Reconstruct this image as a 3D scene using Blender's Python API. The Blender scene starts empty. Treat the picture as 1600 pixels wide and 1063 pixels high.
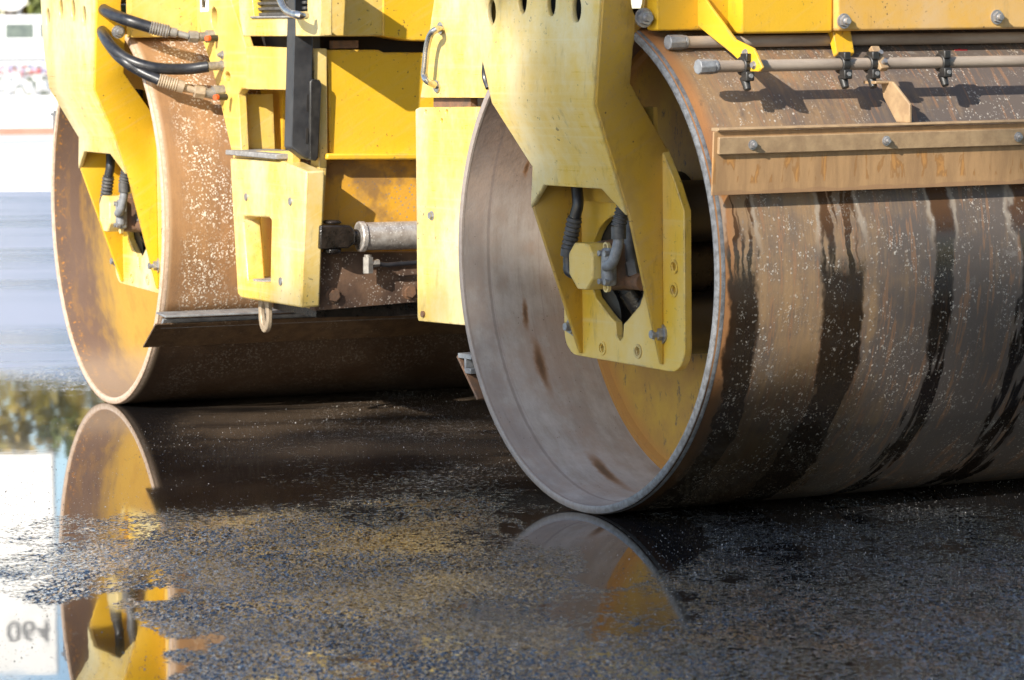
import bpy, bmesh, math, random
from mathutils import Vector, Matrix
from mathutils.geometry import tessellate_polygon
R = math.radians
SC = bpy.context.scene
COL = SC.collection
random.seed(7)

# ------------------------------------------------------------------ camera
CAM_H, PITCH, ROLL, FPX = 1.27563, 0.08336, -0.01024, 6000.0
_c, _s = math.cos(PITCH), math.sin(PITCH)
FWD = Vector((0, _c, -_s)); UP0 = Vector((0, _s, _c)); RT0 = Vector((1, 0, 0))
RT = RT0*math.cos(ROLL) + UP0*math.sin(ROLL)
UP = UP0*math.cos(ROLL) - RT0*math.sin(ROLL)
CAMP = Vector((0, 0, CAM_H))
cam = bpy.data.cameras.new('camera'); cam.sensor_width = 36; cam.lens = 135
cam.clip_start = 0.1; cam.clip_end = 3000
cam.dof.use_dof = True; cam.dof.focus_distance = 10.4; cam.dof.aperture_fstop = 8.0
co = bpy.data.objects.new('camera', cam); COL.objects.link(co)
co.matrix_world = Matrix(((RT.x, UP.x, -FWD.x, 0), (RT.y, UP.y, -FWD.y, 0), (RT.z, UP.z, -FWD.z, CAM_H), (0, 0, 0, 1)))
SC.camera = co

# ------------------------------------------------------------------ light
SUN_EL = R(28); SUN_H = Vector((-0.56, -0.83, 0)).normalized()     # towards the sun
SUN = Vector((SUN_H.x*math.cos(SUN_EL), SUN_H.y*math.cos(SUN_EL), math.sin(SUN_EL)))
wd = bpy.data.worlds.new('World'); SC.world = wd; wd.use_nodes = True
wn = wd.node_tree; bg = wn.nodes['Background']
sky = wn.nodes.new('ShaderNodeTexSky'); sky.sky_type = 'NISHITA'; sky.sun_disc = False
sky.sun_elevation = SUN_EL; sky.sun_rotation = math.atan2(SUN_H.x, SUN_H.y)
sky.air_density = 1.0; sky.dust_density = .5; sky.ozone_density = 1.6
wn.links.new(sky.outputs[0], bg.inputs[0]); bg.inputs[1].default_value = 0.145
sl = bpy.data.lights.new('sun', 'SUN'); sl.energy = 4.8; sl.angle = R(0.55); sl.color = (1, .93, .82)
so = bpy.data.objects.new('sun', sl); COL.objects.link(so)
so.rotation_euler = SUN.to_track_quat('Z', 'Y').to_euler()
SC.cycles.use_denoising = True; SC.cycles.use_adaptive_sampling = True; SC.cycles.adaptive_threshold = 0.01; SC.cycles.sample_clamp_indirect = 4.0
SC.view_settings.view_transform = 'Standard'; SC.view_settings.look = 'None'
SC.view_settings.exposure = 0.76; SC.view_settings.gamma = 1

# ------------------------------------------------------------------ material helpers
class NT:
    def __init__(s, name):
        s.m = bpy.data.materials.new(name); s.m.use_nodes = True
        s.t = s.m.node_tree; s.b = s.t.nodes['Principled BSDF']
    def node(s, typ, props=None, **ins):
        n = s.t.nodes.new(typ)
        for k, v in (props or {}).items(): setattr(n, k, v)
        for k, v in ins.items():
            s.set(n.inputs[int(k[1:])] if k[0] == 'i' and k[1:].isdigit() else n.inputs[k.replace('_', ' ')], v)
        return n
    def set(s, sock, v):
        if isinstance(v, bpy.types.NodeSocket): s.t.links.new(v, sock)
        elif isinstance(v, (tuple, list)) and sock.type == 'RGBA': sock.default_value = (*v[:3], 1)
        else: sock.default_value = v
    def math(s, op, a, b=0.0, c=None, clamp=False):
        n = s.t.nodes.new('ShaderNodeMath'); n.operation = op; n.use_clamp = clamp
        s.set(n.inputs[0], a); s.set(n.inputs[1], b)
        if c is not None: s.set(n.inputs[2], c)
        return n.outputs[0]
    def mix(s, f, a, b, mode='MIX'):
        n = s.t.nodes.new('ShaderNodeMix'); n.data_type = 'RGBA'; n.blend_type = mode
        s.set(n.inputs[0], f); s.set(n.inputs[6], a); s.set(n.inputs[7], b)
        return n.outputs[2]
    def lerp(s, f, a, b):
        n = s.t.nodes.new('ShaderNodeMix'); n.data_type = 'FLOAT'
        s.set(n.inputs[0], f); s.set(n.inputs[2], a); s.set(n.inputs[3], b)
        return n.outputs[0]
    def step(s, v, lo, hi, smooth=True):
        n = s.t.nodes.new('ShaderNodeMapRange'); n.interpolation_type = 'SMOOTHSTEP' if smooth else 'LINEAR'
        s.set(n.inputs[0], v); n.inputs[1].default_value = lo; n.inputs[2].default_value = hi
        if lo > hi:
            n.inputs[1].default_value = hi; n.inputs[2].default_value = lo
            n.inputs[3].default_value = 1; n.inputs[4].default_value = 0
        return n.outputs[0]
    def noise(s, vec, scale, detail=3.0, rough=.55, dist=0.0):
        n = s.node('ShaderNodeTexNoise', None, Vector=vec, Scale=scale, Detail=detail, Roughness=rough, Distortion=dist)
        return n.outputs[0]
    def vor(s, vec, scale, rnd=1.0, out=0, feature='F1'):
        n = s.node('ShaderNodeTexVoronoi', {'feature': feature}, Vector=vec, Scale=scale, Randomness=rnd)
        return n.outputs[out]
    def obj(s): return s.node('ShaderNodeTexCoord').outputs['Object']
    def pos(s): return s.node('ShaderNodeNewGeometry').outputs['Position']
    def scale(s, v, sx, sy, sz):
        n = s.t.nodes.new('ShaderNodeVectorMath'); n.operation = 'MULTIPLY'
        s.set(n.inputs[0], v); n.inputs[1].default_value = (sx, sy, sz); return n.outputs[0]
    def xyz(s, v): return s.node('ShaderNodeSeparateXYZ', None, i0=v).outputs
    def comb(s, x, y, z): return s.node('ShaderNodeCombineXYZ', None, i0=x, i1=y, i2=z).outputs[0]
    def bump(s, h, strength, dist=.01):
        n = s.node('ShaderNodeBump', None, Height=h, Strength=strength, Distance=dist); return n.outputs[0]
    def out(s, **k):
        for a, v in k.items(): s.set(s.b.inputs[a.replace('_', ' ')], v)
        return s.m

MAT = {}
def paint(name, base=(.72, .46, .045), dust=(.70, .62, .40), amount=.5, grime=.45, rough=.36, spots=0.0):
    t = NT(name); o = t.obj()
    v = t.scale(o, 1, 1, .35)
    d = t.math('ADD', t.math('MULTIPLY', t.noise(v, 5, 5, .6), .75), t.math('MULTIPLY', t.noise(o, 34, 4, .65), .25))
    col = t.mix(t.math('MULTIPLY', t.step(d, .30, .72), amount), base, dust)
    col = t.mix(t.math('MULTIPLY', t.step(t.noise(o, 3.1, 3), .35, .7), .25), col, (base[0]*.86, base[1]*.78, base[2]))
    g = t.noise(t.scale(o, 9, 9, 2.2), 3, 5, .7)
    col = t.mix(t.math('MULTIPLY', t.step(g, .56, .78), grime), col, (.13, .085, .04))
    # chips and splashes
    cell = t.vor(o, 26); sp = t.math('MULTIPLY', t.step(cell, .085, .05), t.step(t.noise(o, 2.7, 2), .54, .6))
    col = t.mix(t.math('MULTIPLY', sp, .8), col, (.07, .045, .03))
    if spots:
        c2 = t.vor(o, 75); m2 = t.math('MULTIPLY', t.step(c2, .30, .15), t.step(t.noise(o, 4.5, 3), .44, .62))
        col = t.mix(t.math('MULTIPLY', m2, spots), col, (.30, .24, .19))
        c3 = t.noise(o, 7, 4, .6); col = t.mix(t.math('MULTIPLY', t.step(c3, .47, .66), spots*.8), col, (.16, .095, .055))
    rg = t.math('ADD', t.math('MULTIPLY', d, .32), rough-.12)
    x, y, z = t.xyz(o)[:3]
    sk = t.noise(t.comb(t.math('MULTIPLY', t.math('SUBTRACT', z, t.math('MULTIPLY', y, .6)), 70), t.math('MULTIPLY', t.math('ADD', y, z), 4), x), 1, 3, .6)
    rg = t.math('ADD', rg, t.math('MULTIPLY', t.math('SUBTRACT', sk, .5), .35))
    col = t.mix(t.math('MULTIPLY', t.step(sk, .5, .75), .22), col, dust)
    bv = t.node('ShaderNodeBevel', {'samples': 3}, Radius=.011).outputs[0]
    dn = t.node('ShaderNodeVectorMath', {'operation': 'DOT_PRODUCT'}, i0=bv, i1=t.node('ShaderNodeNewGeometry').outputs['Normal']).outputs['Value']
    wear = t.math('MULTIPLY', t.step(dn, .985, .90), t.step(t.noise(o, 16, 5, .7), .47, .60))
    col = t.mix(t.math('MULTIPLY', wear, .75), col, t.mix(t.noise(o, 50, 2), (.10, .055, .03), (.28, .22, .17)))
    tar = t.math('MULTIPLY', t.step(t.noise(o, 70, 4, .65), .63, .68), t.step(t.noise(o, 3.7, 3), .44, .60))
    col = t.mix(t.math('MULTIPLY', tar, .8), col, (.05, .04, .035))
    bp = t.math('ADD', t.noise(o, 160, 2, .5), t.math('MULTIPLY', t.noise(o, 9, 2), 2.5))
    MAT[name] = t.out(Base_Color=col, Roughness=rg, Normal=t.bump(bp, .10, .004), Coat_Weight=.15, Coat_Roughness=.25)
paint('yellow_paint')
paint('yellow_lit', base=(.74, .49, .055), dust=(.76, .70, .48), amount=.78, grime=.45, rough=.30)  # lit copy of the yellow: sun glare put into the dusty colour
paint('yellow_deep', base=(.72, .42, .014), dust=(.62, .42, .12), amount=.15, grime=.3, rough=.42)
paint('yellow_dirty', base=(.66, .33, .012), dust=(.40, .27, .13), amount=.4, grime=.55, rough=.5, spots=.9)
paint('yellow_worn', base=(.60, .36, .03), dust=(.46, .32, .16), amount=.6, grime=.45, rough=.45, spots=.25)
paint('tan_dusty_panel', base=(.66, .37, .05), dust=(.58, .43, .27), amount=.75, grime=.25, rough=.5)

def simple(name, c1, c2, rough=.5, metal=0.0, scale=22, bump=.1, fleck=None, stretch=(1, 1, 1), dens=(.45, .6)):
    t = NT(name); o = t.obj(); v = t.scale(o, *stretch)
    n = t.noise(v, scale, 5, .62); col = t.mix(t.step(n, .3, .7), c1, c2)
    if fleck:
        m = t.math('MULTIPLY', t.step(t.vor(o, 120), .34, .2), t.step(t.noise(o, 13, 3), *dens))
        col = t.mix(m, col, fleck)
    MAT[name] = t.out(Base_Color=col, Roughness=t.math('ADD', t.math('MULTIPLY', n, .3), rough-.15), Metallic=metal,
                      Normal=t.bump(t.noise(o, scale*5, 3), bump, .004))
simple('zinc_steel', (.42, .42, .43), (.25, .24, .24), .42, .6, 60)
simple('chrome', (.62, .60, .57), (.4, .37, .33), .22, .9, 40, .05)
simple('dusty_pipe', (.40, .33, .265), (.25, .20, .16), .55, 0, 18, .05, stretch=(1, .3, 1))
simple('black_rubber', (.012, .013, .017), (.03, .03, .034), .36, 0, 30, .06)
simple('dusty_rubber', (.10, .095, .09), (.045, .043, .042), .5, 0, 30, .06)
simple('black_plastic', (.012, .012, .013), (.03, .028, .026), .42, 0, 40, .08)
simple('black_post', (.022, .023, .027), (.05, .05, .052), .45, 0, 14, .08)
simple('dark_void', (.012, .010, .009), (.02, .016, .012), .7, 0, 10, .1)
simple('rubber_mount', (.010, .010, .011), (.022, .021, .021), .4, 0, 12, .05)
simple('fitting_tan', (.50, .40, .28), (.34, .26, .18), .5, .2, 40, .1)
simple('fitting_grey', (.36, .34, .31), (.2, .18, .16), .45, .4, 40, .1)
simple('cast_grey', (.30, .31, .32), (.17, .17, .18), .5, .2, 30, .15)
simple('rusty_cast', (.25, .13, .07), (.13, .085, .06), .6, .1, 26, .3)
simple('rust_plate', (.16, .095, .06), (.07, .042, .03), .55, .0, 12, .35, (.40, .34, .29), dens=(.5, .62))
simple('oily_black', (.008, .007, .006), (.03, .022, .017), .3, .1, 30, .5)
simple('cylinder_steel', (.62, .58, .53), (.36, .31, .27), .35, .45, 40, .25, (.75, .72, .68), dens=(.42, .55))
simple('orange_cap', (.85, .12, .02), (.7, .09, .02), .4)
simple('red_valve', (.28, .02, .025), (.2, .02, .02), .4)
simple('grey_dust_tray', (.33, .32, .31), (.2, .19, .18), .7, 0, 50, .5)
simple('white_sticker', (.82, .82, .8), (.75, .75, .72), .5)
simple('ink_black', (.01, .01, .01), (.015, .015, .015), .5)

# scraper blade: tan dusty steel with dried water rings
t = NT('scraper_tan'); o = t.obj(); x, y, z = t.xyz(o)[:3]
base = t.mix(t.step(t.noise(t.scale(o, 6, 6, 1.0), 5, 5, .65), .3, .7), (.44, .265, .125), (.32, .19, .092))
st = t.noise(t.scale(o, 30, 34, 9), 1.0, 3, .55, .6)
ring = t.math('MULTIPLY', t.step(st, .56, .585), t.step(st, .66, .63))
zone = t.math('MULTIPLY', t.step(z, .868, .876), t.step(z, .943, .93))
col = t.mix(t.math('MULTIPLY', t.math('MULTIPLY', t.step(st, .57, .66), zone), .75), base, (.46, .22, .06))
col = t.mix(t.math('MULTIPLY', t.math('MULTIPLY', ring, zone), .55), col, (.27, .13, .04))
lo = t.math('MULTIPLY', t.step(t.math('ADD', z, t.math('MULTIPLY', t.noise(t.scale(o, 1, 14, 1), 1, 3), .03)), .872, .868), .6)
col = t.mix(lo, col, (.30, .17, .09))
MAT['scraper_tan'] = t.out(Base_Color=col, Roughness=.55, Normal=t.bump(t.noise(o, 120, 3), .12, .004))
simple('rail_tan', (.43, .295, .165), (.31, .205, .115), .5, .1, 30, .15)
simple('far_scraper', (.13, .075, .035), (.07, .04, .02), .42, .1, 26, .3, (.32, .25, .18), dens=(.55, .66))

# drum shells
def drum_mat(name, near):
    t = NT(name); o = t.obj(); x, y, z = t.xyz(o)[:3]
    zc = t.math('SUBTRACT', z, .65)
    th = t.math('ARCTAN2', zc, x)                                  # 0 at the front, + upwards
    arc = t.math('MULTIPLY', th, .65)
    uv = t.comb(arc, y, 0.0)
    str_ = t.comb(t.math('MULTIPLY', arc, .10), y, 0.0)            # streaks round the drum
    n1 = t.noise(uv, 5, 6, .65); n2 = t.noise(str_, 42, 5, .65); n3 = t.noise(uv, 28, 5, .7)
    if near:
        tone = t.math('ADD', t.math('MULTIPLY', n1, .55), t.math('MULTIPLY', n2, .45))
        shade_shift = t.math('MULTIPLY', t.step(y, .25, .75), .16)  # greyer to the right: tree shade put into the skin colour
        col = t.mix(t.step(t.math('ADD', tone, shade_shift), .40, .64), (.29, .185, .098), (.120, .096, .082))
        col = t.mix(t.math('MULTIPLY', t.step(t.noise(uv, 9, 6, .75, .6), .58, .68), .6), col, (.25, .225, .20))
        col = t.mix(t.math('MULTIPLY', t.step(y, .075, .03), .75), col, (.40, .17, .055))
        col = t.mix(t.math('MULTIPLY', t.step(n2, .55, .60), t.math('MULTIPLY', t.step(n2, .68, .62), .35)), col, (.42, .20, .08))
        col = t.mix(t.math('MULTIPLY', t.step(n3, .58, .7), .45), col, (.10, .07, .05))
        dens = t.math('MULTIPLY', t.step(t.noise(uv, 5.5, 4, .65), .38, .60), t.step(y, .05, .085))
        wv = t.node('ShaderNodeVectorMath', {'operation': 'MULTIPLY_ADD'}, i0=t.node('ShaderNodeTexNoise', None, Vector=uv, Scale=120.0, Detail=2.0).outputs[1], i1=(.011, .007, 0), i2=uv).outputs[0]
        fl1 = t.math('MAXIMUM', t.step(t.vor(wv, 95), .30, .20), t.math('MULTIPLY', t.step(t.vor(wv, 190), .34, .22), t.step(t.noise(uv, 11, 3), .48, .60)))
        sz = t.noise(uv, 60, 1)
    else:
        tone = t.math('ADD', t.math('MULTIPLY', n1, .6), t.math('MULTIPLY', n2, .4))
        col = t.mix(t.step(tone, .35, .65), (.36, .20, .095), (.24, .135, .07))
        col = t.mix(t.math('MULTIPLY', t.step(n3, .52, .7), .35), col, (.20, .12, .065))
        col = t.mix(t.math('MULTIPLY', t.step(t.math('ADD', z, t.math('MULTIPLY', n1, .12)), .46, .36), .95), col, (.040, .022, .012))  # underside shade put into the skin colour towards the ground
        col = t.mix(t.math('MULTIPLY', t.step(y, .035, .012), .8), col, (.62, .45, .30))
        dens = t.math('MULTIPLY', t.step(t.noise(uv, 5.5, 3), .36, .56), t.math('MULTIPLY', t.step(y, .05, .10), t.lerp(t.step(z, .30, .42), .12, 1.0)))
        wv = t.node('ShaderNodeVectorMath', {'operation': 'MULTIPLY_ADD'}, i0=t.node('ShaderNodeTexNoise', None, Vector=uv, Scale=100.0, Detail=2.0).outputs[1], i1=(.016, .010, 0), i2=uv).outputs[0]
        fl1 = t.math('MAXIMUM', t.math('MAXIMUM', t.step(t.vor(wv, 112), .38, .25), t.step(t.vor(wv, 64), .27, .17)), t.math('MULTIPLY', t.step(t.vor(wv, 170), .40, .25), t.step(t.noise(uv, 12, 3), .46, .6)))
        sz = t.math('ADD', t.noise(uv, 60, 1), .06)
    fl = t.math('MULTIPLY', t.math('MULTIPLY', fl1, dens), t.step(sz, .42, .54))
    # water runs below the spray bars
    wet = None
    if near:
        wob = t.math('MULTIPLY', t.math('SUBTRACT', t.noise(t.comb(t.math('MULTIPLY', arc, 5), t.math('MULTIPLY', y, 6.0), 3.3), 1.0, 4, .6), .5), .115)
        fine = t.math('MULTIPLY', t.math('SUBTRACT', t.noise(t.comb(t.math('MULTIPLY', arc, .6), y, .7), 45, 4, .6), .5), .014)
        yy = t.math('ADD', t.math('ADD', y, wob), fine)
        for (c, hw, k, split) in STRIPES:
            # k : sideways drift per metre of arc going down
            cc = t.math('ADD', c, t.math('MULTIPLY', arc, k))
            dd = t.math('ABSOLUTE', t.math('SUBTRACT', yy, cc))
            m = t.step(dd, hw+.008, hw-.008)
            if split:
                hole = t.noise(t.comb(t.math('MULTIPLY', arc, 5), t.math('MULTIPLY', y, 34), c), 1.0, 2, .5)
                m = t.math('MULTIPLY', m, t.lerp(t.step(arc, -.07, -.17), 1.0, t.step(hole, .56, .48)))
            if split == 0 and hw > .04:
                drip = t.noise(t.comb(t.math('MULTIPLY', arc, 3), t.math('ADD', t.math('MULTIPLY', y, 52), t.math('MULTIPLY', t.math('SUBTRACT', t.noise(uv, 14, 3), .5), 2.5)), c), 1.0, 1, .5)
                m = t.math('MULTIPLY', m, t.lerp(t.step(t.math('ADD', arc, t.math('MULTIPLY', n3, .10)), .02, .10), 1.0, t.step(drip, .47, .54)))
            m = t.math('MULTIPLY', m, t.step(arc, .215, .205))
            ed = t.math('MULTIPLY', t.step(t.math('ABSOLUTE', t.math('SUBTRACT', dd, hw+.008)), .012, .002), t.math('MULTIPLY', t.step(arc, .02, .13), t.step(arc, .215, .205)))
            edge = ed if wet is None else t.math('MAXIMUM', edge, ed)
            wet = m if wet is None else t.math('MAXIMUM', wet, m)
        # soaked lower front corner, widened so underside shade is in the colour
        soak_shade = t.math('MULTIPLY', t.step(t.math('ADD', arc, t.math('MULTIPLY', n1, .25)), -.06, -.22), t.step(t.math('ADD', y, t.math('MULTIPLY', n1, .35)), .80, .50))
        soak_shade = t.math('MULTIPLY', soak_shade, .85)
        wet = t.math('MAXIMUM', wet, soak_shade)
        dry_fleck = t.math('MULTIPLY', fl, t.lerp(wet, 1.0, .55))
        col = t.mix(t.math('MULTIPLY', edge, .55), col, (.42, .36, .29))  # pale borders of the runs: bright reflection put into the colour
        col = t.mix(t.math('MULTIPLY', wet, .94), col, t.mix(t.step(arc, .02, .16), (.013, .008, .005), (.095, .05, .027)))  # runs lightened at the top: wet sheen put into the colour
        col = t.mix(t.math('MULTIPLY', dry_fleck, .72), col, (.60, .55, .48))
        rough = t.lerp(wet, t.math('ADD', .30, t.math('MULTIPLY', n3, .28)), .07)
    else:
        col = t.mix(t.math('MULTIPLY', fl, .85), col, (.88, .80, .68))
        rough = t.math('ADD', .26, t.math('MULTIPLY', n3, .3))
    rough = t.lerp(t.math('MULTIPLY', fl, .6), rough, .12)
    hgt = t.math('ADD', t.math('MULTIPLY', fl, 1.0), t.math('MULTIPLY', n3, .5))
    hgt = t.math('ADD', hgt, t.math('MULTIPLY', t.noise(uv, 170, 2), .22))
    if near: hgt = t.math('ADD', t.math('MULTIPLY', hgt, t.math('SUBTRACT', 1.0, t.math('MULTIPLY', wet, .6))), t.math('MULTIPLY', wet, .35))
    MAT[name] = t.out(Base_Color=col, Roughness=rough, Normal=t.bump(hgt, .35, .004), Coat_Weight=.0)

def inner_mat(name, near):
    t = NT(name); o = t.obj(); x, y, z = t.xyz(o)[:3]
    th = t.math('ARCTAN2', t.math('SUBTRACT', z, .65), x); arc = t.math('MULTIPLY', t.math('ABSOLUTE', th), .62)
    uv = t.comb(arc, y, 0.0); n1 = t.noise(uv, 6, 6, .65); n2 = t.noise(t.comb(t.math('MULTIPLY', arc, .25), y, 1.0), 30, 5, .65)
    n3 = t.noise(uv, 45, 4, .7)
    if near:
        col = t.mix(t.step(t.math('ADD', t.math('MULTIPLY', n1, .6), t.math('MULTIPLY', n2, .4)), .36, .64), (.50, .465, .435), (.35, .30, .26))
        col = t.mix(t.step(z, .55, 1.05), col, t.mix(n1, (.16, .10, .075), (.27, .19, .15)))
        band = t.math('MULTIPLY', t.step(y, .085, .06), t.step(n1, .3, .55)); col = t.mix(t.math('MULTIPLY', band, .5), col, (.30, .25, .23))
        col = t.mix(t.math('MULTIPLY', t.step(t.noise(uv, 3.2, 5, .7), .46, .62), .55), col, (.40, .30, .24))
        pits = t.math('MULTIPLY', t.step(t.vor(uv, 60), .13, .08), t.step(t.noise(uv, 6, 3), .5, .62)); col = t.mix(t.math('MULTIPLY', pits, .8), col, (.12, .08, .06))
        scr = t.noise(t.comb(t.math('MULTIPLY', arc, 1.5), t.math('MULTIPLY', y, 160), .3), 1.0, 3, .6); col = t.mix(t.math('MULTIPLY', t.step(scr, .60, .72), .35), col, (.22, .18, .17))
        seam = t.step(t.math('ABSOLUTE', t.math('SUBTRACT', t.math('ADD', y, t.math('MULTIPLY', t.math('SUBTRACT', n3, .5), .006)), .082)), .006, .002); col = t.mix(t.math('MULTIPLY', seam, .55), col, (.20, .16, .15))
        # rusty seepage marks
        for (sx, sy, sz2, ra, rw) in RUST:
            da = t.math('DIVIDE', t.math('SUBTRACT', z, sz2), ra); dw = t.math('DIVIDE', t.math('SUBTRACT', t.math('ADD', y, t.math('MULTIPLY', t.math('SUBTRACT', n1, .5), .06)), sy), rw)
            d = t.math('SQRT', t.math('ADD', t.math('MULTIPLY', da, da), t.math('MULTIPLY', dw, dw)))
            m = t.math('MULTIPLY', t.step(d, 1.15, .35), t.step(x, .12, -.1) if sx < 0 else 1.0)
            col = t.mix(t.math('MULTIPLY', m, .88), col, t.mix(t.step(d, .1, .8), (.10, .045, .015), (.27, .13, .05)))
        rg = .62
    else:
        col = t.mix(t.step(t.math('ADD', y, t.math('MULTIPLY', t.math('SUBTRACT', n2, .5), .17)), .09, .22), t.mix(n1, (.12, .075, .055), (.19, .125, .095)), (.47, .295, .065))
        col = t.mix(t.math('MULTIPLY', t.step(n2, .5, .62), .3), col, (.34, .18, .05))
        sp = t.math('MULTIPLY', t.step(t.noise(uv, 60, 3, .7), .56, .64), t.step(y, .06, .03)); col = t.mix(t.math('MULTIPLY', sp, .8), col, (.50, .22, .045))
        col = t.mix(t.math('MULTIPLY', t.step(t.math('ADD', z, t.math('MULTIPLY', n1, .1)), .25, .12), .55), col, (.42, .31, .22))
        rg = .5
    MAT[name] = t.out(Base_Color=col, Roughness=rg, Normal=t.bump(t.math('ADD', n3, t.math('MULTIPLY', n1, 2)), .25, .004))

t = NT('rim_grey'); o = t.obj()
col = t.mix(t.step(t.noise(o, 55, 5, .7), .35, .65), (.20, .205, .215), (.10, .098, .098))
col = t.mix(t.math('MULTIPLY', t.step(t.xyz(o)[0], .25, -.15), .65), col, (.40, .32, .27))
MAT['rim_grey'] = t.out(Base_Color=col, Roughness=.5, Normal=t.bump(t.math('ADD', t.noise(o, 75, 4, .7), t.noise(o, 22, 3, .6)), .3, .005))
simple('rim_tan', (.66, .50, .38), (.48, .34, .24), .45, .1, 60, .3)
t = NT('web_yellow'); o = t.obj()
col = t.mix(t.step(t.noise(o, 7, 5, .65), .35, .65), (.50, .30, .045), (.40, .22, .05))
col = t.mix(t.math('MULTIPLY', t.step(t.noise(t.scale(o, 2.2, 1, .9), 22, 6, .75), .56, .66), .85), col, (.09, .075, .065))
x, y, z = t.xyz(o)[:3]
rr = t.math('SQRT', t.math('ADD', t.math('MULTIPLY', x, x), t.math('POWER', t.math('SUBTRACT', z, .65), 2.0)))
col = t.mix(t.math('MULTIPLY', t.step(t.math('ADD', rr, t.math('MULTIPLY', t.noise(o, 9, 4), .08)), .59, .64), .8), col, (.43, .20, .05))
MAT['web_yellow'] = t.out(Base_Color=col, Roughness=.5, Normal=t.bump(t.noise(o, 60, 4), .2, .004))

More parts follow.
